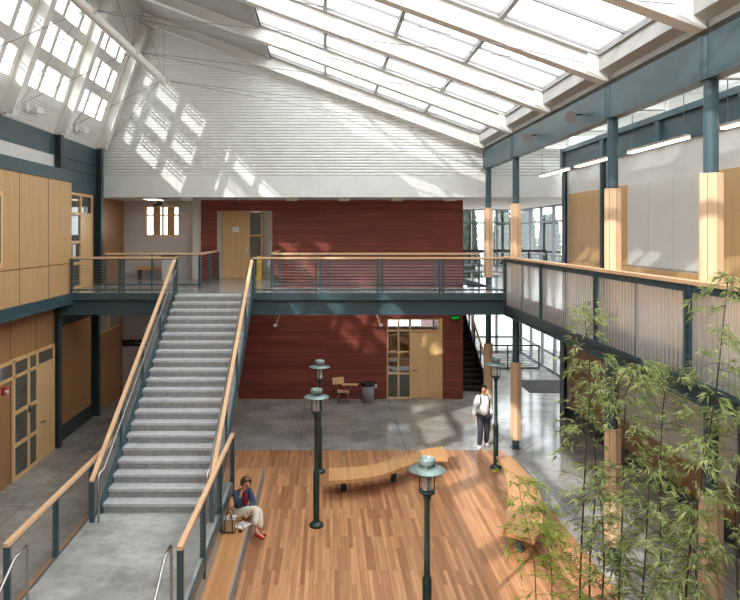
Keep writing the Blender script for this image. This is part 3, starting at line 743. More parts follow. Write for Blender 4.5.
# ------------------------------------------------------------------ bridge and balcony steel
def beam_thing(name, label, loc): return thing(name, label, 'beam', loc, None, 'structure')
o = beam_thing('bridge_beam', 'teal steel beam and edge channel along the front of the bridge', (-1, 18.3, 3.76))
MB().box(-7.2, 5.05, 18.27, 18.36, 4.19, H2 + 0.01).build('edge_channel', 'teal', o)
q = MB(); q.ibeam((-7.6, 18.42, 3.97), (5.05, 18.42, 3.97), 0.16, 0.42, (0, 0, 1), 0.03, 0.02); q.build('girder', 'teal', o)
o = beam_thing('bridge_beam', 'teal steel beam along the back of the bridge', (-1, 20.2, 3.76))
q = MB(); q.ibeam((-7.6, 20.2, 3.97), (5.05, 20.2, 3.97), 0.16, 0.42, (0, 0, 1), 0.03, 0.02); q.build('girder', 'teal', o)
o = beam_thing('balcony_beam', 'teal steel edge beam under the right balcony', (5.2, 8, 3.7))
MB().box(5.14, 5.2, Y0, 24.4, 4.15, H2 + 0.01).build('edge_channel', 'teal', o)
q = MB(); q.ibeam((5.185, Y0, 3.93), (5.185, 21.5, 3.93), 0.14, 0.44, (0, 0, 1), 0.03, 0.02); q.build('girder', 'teal', o)

# ------------------------------------------------------------------ stair
NS, RUN = 21, 0.285
YS = 12.02; RISE = (H2 - LZ) / NS
SX0, SX1 = -4.12, -2.10
st = thing('staircase', 'straight grey precast concrete staircase rising from the landing to the bridge', 'stairs', (-3.1, YS, LZ))
for k in range(NS):
    y = YS + RUN * k; z = LZ + RISE * (k + 1)
    y1 = y + RUN + 0.03 if k < NS - 1 else 18.27
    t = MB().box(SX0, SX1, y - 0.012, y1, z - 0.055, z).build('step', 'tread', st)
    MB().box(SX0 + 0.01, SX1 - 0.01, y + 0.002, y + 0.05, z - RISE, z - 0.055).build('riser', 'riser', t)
for x0, x1 in ((SX0 - 0.07, SX0), (SX1, SX1 + 0.07)):
    q = MB(); sl = RISE / RUN
    q.prism([(YS - 0.05, LZ), (YS - 0.05, LZ + 0.16), (YS + NS * RUN, H2 + 0.02), (18.27, H2 + 0.02), (18.27, H2 - 0.42), (YS + NS * RUN - 0.2, H2 - 0.42), (YS + 0.35, LZ)], x0, x1, 'x')
    q.build('stringer', 'teal', st)
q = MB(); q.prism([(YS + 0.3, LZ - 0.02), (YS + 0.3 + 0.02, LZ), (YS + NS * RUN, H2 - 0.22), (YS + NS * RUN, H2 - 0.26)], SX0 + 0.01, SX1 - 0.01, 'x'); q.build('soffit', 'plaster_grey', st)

# ------------------------------------------------------------------ railings
def railing(name, label, pts, h=1.0, group=None, ncab=9, drop=0.12, rail=0.0, post=(0.05, 0.09), ext=(0, 0), low=True, axis='x', double=False, drop_list=None):
    root = thing(name, label, 'railing', tuple(pts[0]), group)
    P_ = [Vector(p) for p in pts]; h = h
    for i, p in enumerate(P_):
        d = (P_[min(i + 1, len(P_) - 1)] - P_[max(i - 1, 0)]); d.z = 0; d.normalize()
        dr = drop_list[i] if drop_list else drop
        q = MB()
        offs = (-0.06, 0.06) if double and 0 < i < len(P_) - 1 else (0,)
        for s in offs:
            c = p + d * s
            q.bar((c.x, c.y, c.z - dr), (c.x, c.y, c.z + h - 0.05), post[0], post[1], d.cross(Vector((0, 0, 1))) if abs(d.x) > abs(d.y) else d.cross(Vector((0, 0, 1))))
        q.build('post', 'teal', root)
    q = MB()
    for i in range(len(P_) - 1):
        a, c = P_[i].copy(), P_[i + 1].copy(); d = (c - a).normalized()
        if i == 0: a -= d * ext[0]
        if i == len(P_) - 2: c += d * ext[1]
        q.bar(a + Vector((0, 0, h - 0.025)), c + Vector((0, 0, h - 0.025)), 0.075, 0.055)
    q.build('handrail', 'maple_' + axis, root)
    if low:
        q = MB()
        for a, c in zip(P_, P_[1:]): q.bar(a + Vector((0, 0, 0.1)), c + Vector((0, 0, 0.1)), 0.02, 0.045)
        q.build('bottom_rail', 'teal', root)
    q = MB()
    for a, c in zip(P_, P_[1:]): q.bar(a + Vector((0, 0, h - 0.07)), c + Vector((0, 0, h - 0.07)), 0.05, 0.02)
    q.build('top_rail', 'teal', root)
    for k in range(ncab):
        z = 0.1 + (h - 0.2) * (k + 1) / (ncab + 0.6)
        MB().tube([p + Vector((0, 0, z)) for p in P_], 0.0042, 5).build('cable', 'cable', root)
    return root
def line(a, c, n): a = Vector(a); c = Vector(c); return [a + (c - a) * i / n for i in range(n + 1)]
LH = 0.97
railing('cable_railing', 'cable railing with wood handrail along the left edge of the landing', line((-4.33, 8.83, LZ), (-4.33, 13.6, LZ), 3), LH, None, 10, 0.25, ext=(0.05, 0.05), axis='y', low=False)
railing('cable_railing', 'cable railing with wood handrail along the landing edge above the sitting ledge', line((-1.96, 8.75, LZ), (-1.96, 13.6, LZ), 3), LH, None, 10, 0.34, ext=(0.05, 0.05), axis='y', low=False)
zs0 = lambda y: LZ + RISE / RUN * (y - YS) + 0.08
ya, yb = 11.62, 17.9
railing('stair_railing', 'wood topped cable railing on the left side of the staircase', line((-4.18, ya, zs0(ya)), (-4.18, yb, zs0(yb)), 4), 0.93, None, 9, 0.16, ext=(0.04, 0.05), axis='y', drop_list=[-0.15, 0.1, 0.1, 0.1, 0.1])
railing('stair_railing', 'wood topped cable railing on the right side of the staircase', line((-2.045, ya, zs0(ya)), (-2.045, yb, zs0(yb)), 4), 0.93, None, 9, 0.16, ext=(0.04, 0.05), axis='y', drop_list=[-0.15, 0.1, 0.1, 0.1, 0.1])
railing('bridge_railing', 'cable railing on the front of the bridge left of the staircase', [(x, 18.3, H2) for x in (-7.15, -5.75, -4.2)], 1.03, None, 9, 0.18, ext=(0.1, 0.02), double=True)
railing('bridge_railing', 'long cable railing on the front of the bridge right of the staircase', [(x, 18.3, H2) for x in (-2.03, -0.22, 1.51, 3.24, 5.02)], 1.02, None, 9, 0.18, ext=(0.02, 0.05), double=True)
railing('bridge_railing', 'cable railing on the back of the bridge left of the doorway', [(-6.85, 20.2, H2), (-5.4, 20.2, H2), (-3.92, 20.2, H2), (-3.92, 21.9, H2), (-3.92, 23.6, H2)], 1.08, None, 9, 0.1)
railing('bridge_railing', 'cable railing on the back of the bridge right of the doorway', [(-1.68, 23.6, H2), (-1.68, 20.2, H2), (0.1, 20.2, H2), (1.75, 20.2, H2), (3.4, 20.2, H2), (4.75, 20.2, H2)], 1.08, None, 9, 0.1)
# stainless grab rails
def grab(label, pts, foot):
    o = thing('grab_rail', label, 'handrail', (pts[0][0], pts[0][1], foot[0]))
    MB().tube(pts, 0.022, 10).build('rail', 'inox', o)
    return o
slope = RISE / RUN
for x, nm in ((-4.06, 'left'), (-2.125, 'right')):
    y0, y1 = 11.6, 17.6
    z0 = LZ + 0.86
    pts = [(x, y0, LZ), (x, y0, z0 - 0.04), (x, y0 + 0.04, z0), (x, y0 + 0.28, z0), (x, y1, z0 + slope * (y1 - y0 - 0.28)), (x, y1 + 0.25, z0 + slope * (y1 - y0 - 0.28))]
    o = grab('stainless grab rail inside the %s stair railing' % nm, pts, (LZ,))
    s = -1 if nm == 'left' else 1
    for y in (13.4, 15.0, 16.6):
        z = z0 + slope * (y - y0 - 0.28)
        MB().tube([(x, y, z - 0.02), (x, y, z - 0.07), (x + s * (0.115 if s < 0 else 0.05), y, z - 0.07)], 0.008, 6).build('bracket', 'inox', o)
for x, nm in ((-4.05, 'left'), (-2.10, 'right')):
    pts = [(x, 8.82, LZ), (x, 8.82, 1.80), (x, 8.78, 1.84), (x, 8.45, 1.84), (x, 7.2, 1.84 - 0.70)]
    grab('stainless grab rail at the %s of the lower landing steps' % nm, pts + [(x, 7.2, 0.18)], (LZ,))

# balcony railing with ribbed translucent panels
br = thing('balcony_railing', 'balcony railing of ribbed translucent panels with teal frame and wood handrail', 'railing', (5.07, 5, H2))
ys = [18.3, 15.25, 12.15, 9.05, 5.95]
MB().box(5.00, 5.20, 5.9, 18.4, 5.36, 5.41).build('handrail', 'maple_y', br)
MB().box(5.04, 5.09, 5.9, 18.35, 5.25, 5.36).build('top_rail', 'teal', br)
MB().box(5.04, 5.09, 5.9, 18.35, 3.98, 4.06).build('bottom_rail', 'teal', br)
for i, y in enumerate(ys):
    q = MB()
    for dy in ((-0.07, 0.07) if 0 < i else (0.0,)): q.box(5.03, 5.11, y + dy - 0.03, y + dy + 0.03, 3.96, 5.36)
    p = q.build('post', 'teal', br)
    if i:
        for k in range(7): MB().box(5.045, 5.095, y - 0.04, y + 0.04, 4.15 + k * 0.18, 4.19 + k * 0.18).build('rung', 'teal', p)
for y0, y1 in zip(ys[1:], ys):
    ym = (y0 + y1) / 2
    MB().box(5.05, 5.10, ym - 0.02, ym + 0.02, 4.06, 5.25).build('thin_post', 'teal', br)
    for a, c in ((y0 + 0.1, ym - 0.02), (ym + 0.02, y1 - 0.1)):
        q = MB(); n = int((c - a) / 0.118 * 4); pr = []
        for k in range(n + 1):
            y = a + (c - a) * k / n
            pr.append((5.055 + 0.012 * (1 if (k // 2) % 2 else -1), y))
        for (xa, yaa), (xb, ybb) in zip(pr, pr[1:]): q.add([(xa, yaa, 4.05), (xb, ybb, 4.05), (xb, ybb, 5.26), (xa, yaa, 5.26)], [(0, 1, 2, 3)])
        q.build('panel', 'poly', br, fix=False)
    for k in range(6):
        y = y0 + 0.25 + k * 0.52
        MB().cyl((5.04, y, 5.30), (5.03, y, 5.30), 0.014, n=8).build('bolt', 'inox', br)

# ------------------------------------------------------------------ columns
cn = {21.45: 'farthest round steel column by the glazed lobby', 18.35: 'round steel column where bridge meets balcony', 12.15: 'round steel column behind the bamboo, second nearest', 9.05: 'nearest round steel column by the balcony'}
def cladding(name, root, x, y, z0, z1, r):
    q = MB(); n = 8
    for k in range(n):
        a0 = 2 * PI * (k + 0.04) / n; a1 = 2 * PI * (k + 0.96) / n
        pts = [(x + r * math.cos(a0), y + r * math.sin(a0)), (x + r * math.cos(a1), y + r * math.sin(a1)), (x + (r - 0.04) * math.cos(a1), y + (r - 0.04) * math.sin(a1)), (x + (r - 0.04) * math.cos(a0), y + (r - 0.04) * math.sin(a0))]
        q.prism(pts, z0, z1)
    q.cyl((x, y, z0 + 0.005), (x, y, z1 - 0.005), r - 0.03, n=16)
    return q.build(name, 'clad', root)
for y, nm in cn.items():
    o = thing('steel_column', nm + ', teal with wood cladding', 'column', (XB, y, 0), None, 'thing')
    MB().cyl((XB, y, 0), (XB, y, 8.2), 0.095, n=20).build('shaft', 'teal', o)
    cladding('upper_cladding', o, XB, y, 4.62, 6.9, 0.155)
    cladding('lower_cladding', o, XB, y, 0.26, 2.43, 0.155)
    MB().cyl((XB, y, 0), (XB, y, 0.02), 0.14, n=20).build('base_plate', 'teal_dark', o)
def hcol(label, x, y, z0, z1, w=0.22, d=0.26, mat='teal_dark', flange='x'):
    o = thing('wall_column', label, 'column', (x, y, z0), None, 'structure')
    q = MB()
    q.ibeam((x, y, z0), (x, y, z1), w, d, (1, 0, 0) if flange == 'x' else (0, 1, 0), 0.03, 0.03); q.build('steel_section', mat, o); return o
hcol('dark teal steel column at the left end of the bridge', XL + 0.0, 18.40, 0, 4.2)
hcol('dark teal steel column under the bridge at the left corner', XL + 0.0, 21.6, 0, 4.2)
hcol('tall dark teal steel column in the upper left corner', XL + 0.08, 21.62, H2, 8.85)
hcol('dark teal steel column beside the projecting wood box', XL + 0.05, 18.42, 7.83, 8.85)
hcol('dark steel column ending the right balcony wall', XR + 0.05, 21.35, H2, 8.15, 0.3, 0.3)
hcol('dark steel pier ending the right ground floor wall', XR + 0.05, 21.35, 0, H2 - 0.2, 0.4, 0.4)
hcol('dark teal steel column in the upper right wall', XR - 0.05, 18.32, H2, 8.13, 0.16, 0.2)
hcol('teal steel column in the ground floor right wall', XR - 0.05, 12.05, 0, 4.1, 0.24, 0.26, 'teal')
hcol('teal steel column in the ground floor right wall behind bamboo', XR - 0.05, 17.9, 0, 4.1, 0.24, 0.26, 'teal')

# ------------------------------------------------------------------ roof tie
tie = thing('tie_tube', 'long white horizontal strut tube hung from the roof by cables', 'strut', (-5.0, 14, 10.75))
MB().tube([(-5.0, 8.0, 10.75), (-5.0, 19.7, 10.75), (-5.0, 20.2, 10.75)], [0.11, 0.11, 0.07], 14).build('tube', 'white_steel', tie)
nodes = [20.0, 16.85, 13.7, 10.5]
for y in nodes:
    q = MB(); q.box(-5.16, -4.84, y - 0.05, y + 0.05, 10.7, 10.80); q.build('cable_lug', 'white_steel', tie)
ordn = ['first', 'second', 'third', 'fourth']
def rod(label, a, c): return single(MB().tube([a, c], 0.008, 6), 'tie_rod', 'greyplastic', label, 'cable')
for i, y in enumerate(nodes):
    for j, dy in ((0, 1.55), (1, -1.55)):
        wa = 'far' if j == 0 else 'near'
        rod('thin steel rod from %s strut node down to the %s tilted rib foot' % (ordn[i], wa), (-5.12, y, 10.74), (wallx(8.95) + 0.42, y + dy + (0.1 if i == 0 and j == 0 else 0), 9.1))
        rod('thin steel rod from %s strut node across to the %s rafter end' % (ordn[i], wa), (-4.88, y, 10.76), (XB - 0.55, min(y + dy, 21.4), 9.22))
        rod('thin steel hanger from %s strut node up to the %s rafter' % (ordn[i], wa), (-5.0, y, 10.86), (-5.35, min(y + dy, 21.4), roofz(-5.35) + 0.05))

# ------------------------------------------------------------------ pendant lamps over the balcony, soffit lamps, added hall fill panel
pl = ['farthest', 'second farthest', 'second nearest', 'nearest']
for i, y in enumerate((18.7, 15.9, 12.9, 9.6)):
    o = thing('pendant_lamp', 'linear suspended fluorescent lamp above the balcony, %s of the row' % pl[i], 'lamp', (6.55, y, 7.77), None)
    MB().box(6.49, 6.61, y - 1.12, y + 1.12, 7.81, 7.86).build('housing', 'white_steel', o)
    MB().box(6.495, 6.605, y - 1.11, y + 1.11, 7.78, 7.81).build('light_tube', 'tube_on', o)
    for yy in (y - 1.0, y + 1.0): MB().cyl((6.55, yy, 7.86), (6.55, yy, 9.32), 0.008, n=6).build('hanger', 'cable', o)
for i, px in enumerate((187, 291.5, 344, 397, 449.6)):
    x = (px - 326) / 650 * 22.3
    o = thing('ceiling_lamp', 'small white box lamp under the end wall soffit, number %s from the hall' % ['one', 'two', 'three', 'four', 'five'][i], 'lamp', (x, 22.3, 7.17))
    o['label'] = ['white box lamp on the soffit beside the hall window', 'white box lamp on the soffit just right of the upstairs doorway', 'white box lamp with grille mid soffit over the red wall', 'white box lamp on the soffit right of the middle', 'white box lamp on the soffit near the glazed lobby'][i]
    MB().box(x - 0.2, x + 0.2, 22.2, 22.4, 7.19, 7.27).build('housing', 'white_steel', o); MB().box(x - 0.18, x + 0.18, 22.22, 22.38, 7.17, 7.19).build('lens', 'frost', o)
o = thing('ceiling_fill_panel', 'added glowing fill panel over the upper hall behind the white band', 'lamp', (-6.2, 23.2, 7.22))  # glowing panel added only to brighten the upper hall, not a lamp of the building
MB().box(-6.5, -5.9, 22.9, 23.9, 7.266, 7.27).build('housing', 'white_steel', o); MB().box(-6.45, -5.95, 22.95, 23.85, 7.262, 7.266).build('lens', 'tube_on', o)
for px, nm in ((158, 'black tilted camera box hung from the hall soffit'), (235, 'small dark sensor hung above the upstairs doorway')):
    x = (px - 326) / 650 * 22.6
    o = thing('ceiling_camera', nm, 'camera', (x, 22.6, 7.0))
    MB().cyl((x, 22.6, 7.12), (x, 22.6, 7.27), 0.02).build('mount', 'blacksteel', o)
    q = MB(); q.bar((x - 0.12, 22.5, 7.02), (x + 0.14, 22.6, 7.1), 0.14, 0.1) if px == 158 else q.box(x - 0.06, x + 0.06, 22.54, 22.66, 6.98, 7.13)
    q.build('housing', 'black', o)

# ------------------------------------------------------------------ post lamps
def lamp(loc, label):
    x, y, z = loc
    o = thing('post_lamp', label, 'lamp', loc)
    MB().lathe([(0.0, 0.0), (0.15, 0.0), (0.15, 0.035), (0.135, 0.06), (0.10, 0.075), (0.075, 0.10), (0.0, 0.10)], loc, 24).build('base_flange', 'lamp_green', o)
    MB().lathe([(0.066, 0.08), (0.066, 1.12), (0.05, 1.15), (0.043, 1.16), (0.041, 2.25), (0.06, 2.26), (0.06, 2.36), (0.0, 2.36)], loc, 20).build('pole', 'lamp_green', o)
    MB().lathe([(0.0, 2.345), (0.115, 2.345), (0.115, 2.375), (0.05, 2.385), (0.0, 2.385)], loc, 20).build('lower_ring', 'lamp_green', o)
    MB().lathe([(0.0, 2.385), (0.06, 2.385), (0.064, 2.4), (0.064, 2.67), (0.0, 2.67)], loc, 20).build('lamp_glass', 'frost', o)
    for k in range(4):
        a = PI / 4 + k * PI / 2 + 0.785
        MB().cyl((x + 0.105 * math.cos(a), y + 0.105 * math.sin(a), 2.35), (x + 0.105 * math.cos(a), y + 0.105 * math.sin(a), 2.83), 0.009, n=6).build('cage_rod', 'lamp_green', o)
    MB().lathe([(0.0, 2.67), (0.10, 2.69), (0.262, 2.665), (0.265, 2.672), (0.262, 2.68), (0.10, 2.72), (0.0, 2.725)], loc, 32).build('disc_shade', 'lamp_disc', o)
    MB().lathe([(0.0, 2.722), (0.085, 2.722), (0.085, 2.765), (0.0, 2.765)], loc, 24).build('crown_glass', 'chrome', o)
    MB().lathe([(0.118, 2.765), (0.12, 2.77), (0.12, 2.83), (0.112, 2.84), (0.10, 2.83), (0.10, 2.79), (0.0, 2.785), (0.0, 2.765)], loc, 28).build('top_ring', 'lamp_disc', o)
    return o
L1 = lamp((1.45, 9.33, 0), 'nearest green post lamp, standing in front of the curved bench')
dup(L1, (-0.20, 13.47, 0), 'green post lamp on the strip floor beside the left end of the curved bench')
dup(L1, (-0.16, 16.5, 0), 'green post lamp at the back left, partly hidden by a nearer lamp')
dup(L1, (4.39, 16.8, 0), 'green post lamp beside the walking man')

# ------------------------------------------------------------------ curved benches
def plan(pts, z): return [((px - 326) / (py - 233) * (ZC - z), 650 * (ZC - z) / (py - 233)) for px, py in pts]
def smooth(pts, n=8):
    out = []
    for i in range(len(pts) - 1):
        p0, p1, p2, p3 = (Vector(pts[max(i - 1, 0)]), Vector(pts[i]), Vector(pts[i + 1]), Vector(pts[min(i + 2, len(pts) - 1)]))
        for k in range(n):
            t = k / n
            out.append(0.5 * ((2 * p1) + (p2 - p0) * t + (2 * p0 - 5 * p1 + 4 * p2 - p3) * t * t + (3 * p1 - p0 - 3 * p2 + p3) * t ** 3))
    out.append(Vector(pts[-1])); return out
def bench(label, back, front, legs):
    z = 0.45
    A = smooth(plan(back, z)); B = smooth(plan(front, z))
    m = min(len(A), len(B))
    c = sum((p for p in A), Vector((0, 0))) / len(A)
    o = thing('curved_bench', label, 'bench', (c.x, c.y, 0))
    q = MB(); n = len(A)
    v = [(p.x, p.y, zz) for zz in (z - 0.07, z) for p in A] + [(p.x, p.y, zz) for zz in (z - 0.07, z) for p in B]
    f = []
    for i in range(n - 1):
        f += [(n + i, n + i + 1, 3 * n + i + 1, 3 * n + i), (i, 2 * n + i, 2 * n + i + 1, i + 1), (i, i + 1, n + i + 1, n + i), (2 * n + i, 3 * n + i, 3 * n + i + 1, 2 * n + i + 1)]
    f += [(0, n, 3 * n, 2 * n), (n - 1, 3 * n - 1, 4 * n - 1, 2 * n - 1)]
    q.add(v, f); q.build('seat', 'bench', o)
    for px, py in legs:
        (x, y), = plan([(px, py)], 0)
        q = MB(); q.cyl((x, y, 0), (x, y, z - 0.07), 0.07, n=16); q.build('leg', 'teal_dark', o)
    return o
bench('long S curved wooden bench behind the nearest post lamp', [(329, 467.5), (352, 467), (381, 462.5), (410, 453.5), (425, 449), (443, 446.5)], [(329, 481), (352, 479.5), (381, 475), (405, 466.5), (428, 459.5), (448, 458.5)], [(343.6, 491), (393.7, 481), (433, 467)])
bench('curved wooden bench on the right edge of the strip floor behind young bamboo', [(511, 456), (520, 466), (530, 476), (539, 491), (543, 512), (541, 528), (534, 541)], [(496, 456), (503, 466), (506, 478), (508, 490), (507, 505), (505, 520), (503, 531)], [(520, 551), (521, 515)])

# ------------------------------------------------------------------ small furniture
x, y = 0.63, 23.2
o = thing('tablet_chair', 'pale wood student chair with writing tablet against the red wall', 'chair', (x, y, 0))
MB().bar((x - 0.02, y - 0.22, 0.44), (x - 0.02, y + 0.2, 0.42), 0.42, 0.025).build('seat', 'maple_light', o)
MB().bar((x - 0.18, y + 0.24, 0.62), (x - 0.2, y + 0.3, 0.86), 0.42, 0.02, (0, 1, 0)).build('backrest', 'maple_light', o)
MB().bar((x - 0.06, y - 0.05, 0.68), (x + 0.5, y - 0.14, 0.69), 0.28, 0.02).build('writing_tablet', 'maple_light', o)
for sx in (-0.2, 0.2):
    MB().tube([(x + sx, y - 0.2, 0), (x + sx * 0.8, y - 0.16, 0.41)], 0.013, 6).build('leg', 'chrome', o)
    MB().tube([(x + sx - 0.05, y + 0.3, 0), (x + sx * 0.8, y + 0.2, 0.41), (x + sx * 0.8 - 0.15, y + 0.25, 0.7)], 0.013, 6).build('leg', 'chrome', o)
MB().tube([(x + 0.17, y + 0.1, 0.42), (x + 0.25, y + 0.1, 0.5), (x + 0.25, y - 0.1, 0.67)], 0.013, 6).build('tablet_support', 'chrome', o)
x, y = 1.50, 23.3
o = thing('trash_bin', 'round grey trash bin with black rim beside the tablet chair', 'bin', (x, y, 0))
MB().lathe([(0.0, 0.0), (0.20, 0.0), (0.235, 0.62), (0.0, 0.62)], (x, y, 0), 28).build('body', 'greyplastic', o)
MB().lathe([(0.235, 0.60), (0.25, 0.62), (0.25, 0.72), (0.235, 0.73), (0.17, 0.70), (0.15, 0.63), (0.0, 0.62)], (x, y, 0), 28).build('rim_lid', 'black', o)
o = thing('wall_outlet', 'white outlet plate on the lower red wall beside the bin', 'outlet', (1.83, YR, 0.45))
MB().box(1.79, 1.86, YR - 0.012, YR, 0.42, 0.54).build('plate', 'paper', o)
for zz in (0.455, 0.505): MB().box(1.81, 1.84, YR - 0.014, YR - 0.011, zz - 0.012, zz + 0.012).build('socket', 'greyplastic', o)
# exit sign
x, y, z = 4.68, 23.5, 3.0
o = thing('exit_sign', 'dark box with green lit EXIT letters over the red wall end', 'sign', (x, y, z))
MB().box(x - 0.17, x + 0.17, y - 0.03, y + 0.03, z - 0.10, z + 0.10).build('housing', 'black', o)
MB().box(x - 0.03, x + 0.03, y + 0.03, YR, z - 0.03, z + 0.03).build('mount', 'black', o)
def text(body, size, loc, rot, mat, parent, ext=0.002, align='CENTER'):
    cu = bpy.data.curves.new('lettering', 'FONT'); cu.body = body; cu.size = size; cu.extrude = ext; cu.align_x = align; cu.align_y = 'CENTER'
    tmp = bpy.data.objects.new('lettering', cu); COL.objects.link(tmp)
    bpy.context.view_layer.update()
    me = bpy.data.meshes.new_from_object(tmp.evaluated_get(bpy.context.evaluated_depsgraph_get()))
    bpy.data.objects.remove(tmp); bpy.data.curves.remove(cu)
    t = bpy.data.objects.new('lettering', me); COL.objects.link(t); me.materials.clear(); me.materials.append(M[mat])
    t.parent = parent; t.location = Vector(loc) - LOC[parent.name]; t.rotation_euler = rot
    return t
text('EXIT', 0.13, (x, y - 0.033, z), (PI / 2, 0, 0), 'exit', o)
# struts with white lamps on the lower red wall
for xx, nm in ((-1.85, 'left'), (2.0, 'right')):
    o = thing('wall_strut_lamp', 'slanted pale wood strut lamp high on the lower red wall, %s one' % nm, 'lamp', (xx, YR, 3.0))
    o['label'] = {'left': 'slanted strut lamp under the bridge, beside the staircase', 'right': 'slanted strut lamp under the bridge, beside the classroom door'}[nm]
    s = -1 if nm == 'left' else 1
    MB().bar((xx - s * 0.02, YR - 0.02, 2.75), (xx - s * 0.28, YR - 0.35, 3.4), 0.04, 0.05).build('strut', 'maple_light', o)
    MB().box(xx - s * 0.0 - 0.06, xx + 0.06, YR - 0.10, YR, 2.66, 2.76).build('lamp_head', 'white_steel', o)
    MB().cyl((xx, YR - 0.05, 2.76), (xx, YR - 0.05, 3.45), 0.006, n=6).build('wire', 'cable', o)
# black hanging sign under the bridge, left
o = thing('direction_sign', 'black hanging direction sign with pale lettering behind the staircase', 'sign', (-6.8, 23.0, 2.06))
xs_, ys_, zs_ = -6.8, 23.0, 2.18
MB().box(xs_ - 0.42, xs_ + 0.42, ys_, ys_ + 0.03, zs_ - 0.12, zs_ + 0.12).build('board', 'black', o)
for dx in (-0.35, 0.35): MB().cyl((xs_ + dx, ys_ + 0.015, zs_ + 0.12), (xs_ + dx, ys_ + 0.015, H2 - 0.18), 0.006, n=6).build('hanger', 'cable', o)
text('Room', 0.12, (xs_ + 0.18, ys_ - 0.003, zs_), (PI / 2, 0, 0), 'greyplastic', o)
# fire alarm and card reader on the left wall
o = thing('fire_alarm', 'red fire alarm horn on the ground floor left wall', 'alarm', (XL, 15.3, 2.3))
MB().box(XL, XL + 0.05, 15.32, 15.46, 2.24, 2.42).build('housing', 'red', o); MB().cyl((XL + 0.05, 15.42, 2.30), (XL + 0.11, 15.42, 2.30), 0.04, n=12).build('strobe', 'paper', o)
o = thing('card_reader', 'small black card reader on the left sidelight frame', 'reader', (XL, 16.65, 1.55))
MB().box(XL + 0.05, XL + 0.08, 16.6, 16.7, 1.48, 1.66).build('body', 'black', o); MB().box(XL + 0.08, XL + 0.083, 16.62, 16.68, 1.58, 1.64).build('screen', 'greyplastic', o)
# upstairs hall: orange bench, bin; yellow floor sign by the door
o = thing('hall_bench', 'bright orange low bench in the upper hall', 'bench', (-6.3, 24.2, H2))
MB().box(-7.0, -5.75, 23.95, 24.45, H2 + 0.34, H2 + 0.42).build('seat', 'orange', o)
for xx in (-6.95, -5.85): MB().box(xx, xx + 0.06, 24.0, 24.4, H2, H2 + 0.34).build('leg', 'blacksteel', o)
o = thing('hall_bin', 'white recycling bin with black lid beside the orange hall bench', 'bin', (-5.7, 23.6, H2))
MB().box(-5.92, -5.5, 23.45, 23.85, H2, H2 + 0.78).build('body', 'plaster', o); MB().box(-5.95, -5.47, 23.42, 23.88, H2 + 0.78, H2 + 0.88).build('lid', 'black', o)
o = thing('caution_stand', 'yellow folding floor caution stand beside the upstairs door', 'sign', (-2.48, 24.1, H2))
for s in (-1, 1): MB().bar((-2.48, 24.1 + s * 0.13, H2), (-2.48, 24.1 + s * 0.02, H2 + 0.85), 0.16, 0.02, (0, 1, 0)).build('leaf', 'yellow', o)
# door mat, rear guards and dark rear stair
single(MB().box(7.75, 9.8, 24.7, 26.8, 0, 0.015), 'door_mat', 'mat', 'large dark entrance mat on the concrete by the glazed wall', 'mat')
o = thing('rear_guard', 'black framed mesh guard on the ground floor by the entrance glazing', 'railing', (8.4, 29, 0))
q = MB()
for zz in (0.05, 1.05): q.bar((7.4, 29, zz), (9.5, 29, zz), 0.06, 0.07)
q.build('rail', 'blacksteel', o)
for xx in (7.4, 8.1, 9.5): MB().box(xx - 0.03, xx + 0.03, 28.97, 29.03, 0, 1.05).build('post', 'blacksteel', o)
for k in range(8): MB().cyl((7.4, 29, 0.15 + k * 0.11), (9.5, 29, 0.15 + k * 0.11), 0.008, n=5).build('wire', 'blacksteel', o)
def guard(label, xs, y, z):
    o = thing('rear_guard', label, 'railing', (xs[0], y, z))
    MB().bar((xs[0], y, z + 1.04), (xs[-1], y, z + 1.04), 0.07, 0.08).build('rail', 'blacksteel', o)
    for xx in xs: MB().box(xx - 0.03, xx + 0.03, y - 0.03, y + 0.03, z, z + 1.02).build('post', 'blacksteel', o)
    for k in range(8): MB().cyl((xs[0], y, z + 0.12 + k * 0.11), (xs[-1], y, z + 0.12 + k * 0.11), 0.007, n=5).build('wire', 'blacksteel', o)
guard('black guard rail around the stairwell on the upper lobby floor', [5.1, 6.15, 6.9, 7.55, 8.2], 24.2, H2)
o = thing('rear_stair', 'dark enclosed stair rising beside the red wall end', 'stairs', (5.6, 24.8, 0))
for k in range(18):
    t = MB().box(5.06, 6.1, 24.9 + k * 0.29, 24.9 + (k + 1) * 0.29 + 0.03, 0.165 * (k + 1) - 0.05, 0.165 * (k + 1)).build('step', 'mat', o)
    MB().box(5.06, 6.1, 24.92 + k * 0.29, 24.95 + k * 0.29, 0.165 * k, 0.165 * (k + 1) - 0.05).build('riser', 'black', t)
q = MB(); q.prism([(24.7, 0), (24.7, 0.25), (30.0, 3.25), (30.3, 3.25), (30.3, 2.8), (25.2, 0)], 6.1, 6.17, 'x'); q.build('stringer', 'blacksteel', o)
MB().bar((6.14, 24.75, 1.1), (6.14, 30.0, 4.15), 0.06, 0.06).build('handrail', 'maple_y', o)
for k in range(6):
    yy = 24.8 + k * 1.0; zz = 0.2 + (yy - 24.8) * 0.57
    MB().box(6.11, 6.16, yy, yy + 0.05, zz, zz + 0.9).build('post', 'blacksteel', o)
for k in range(7): MB().bar((6.14, 24.75, 0.3 + k * 0.11), (6.14, 30.0, 3.35 + k * 0.11), 0.015, 0.015).build('wire', 'blacksteel', o)

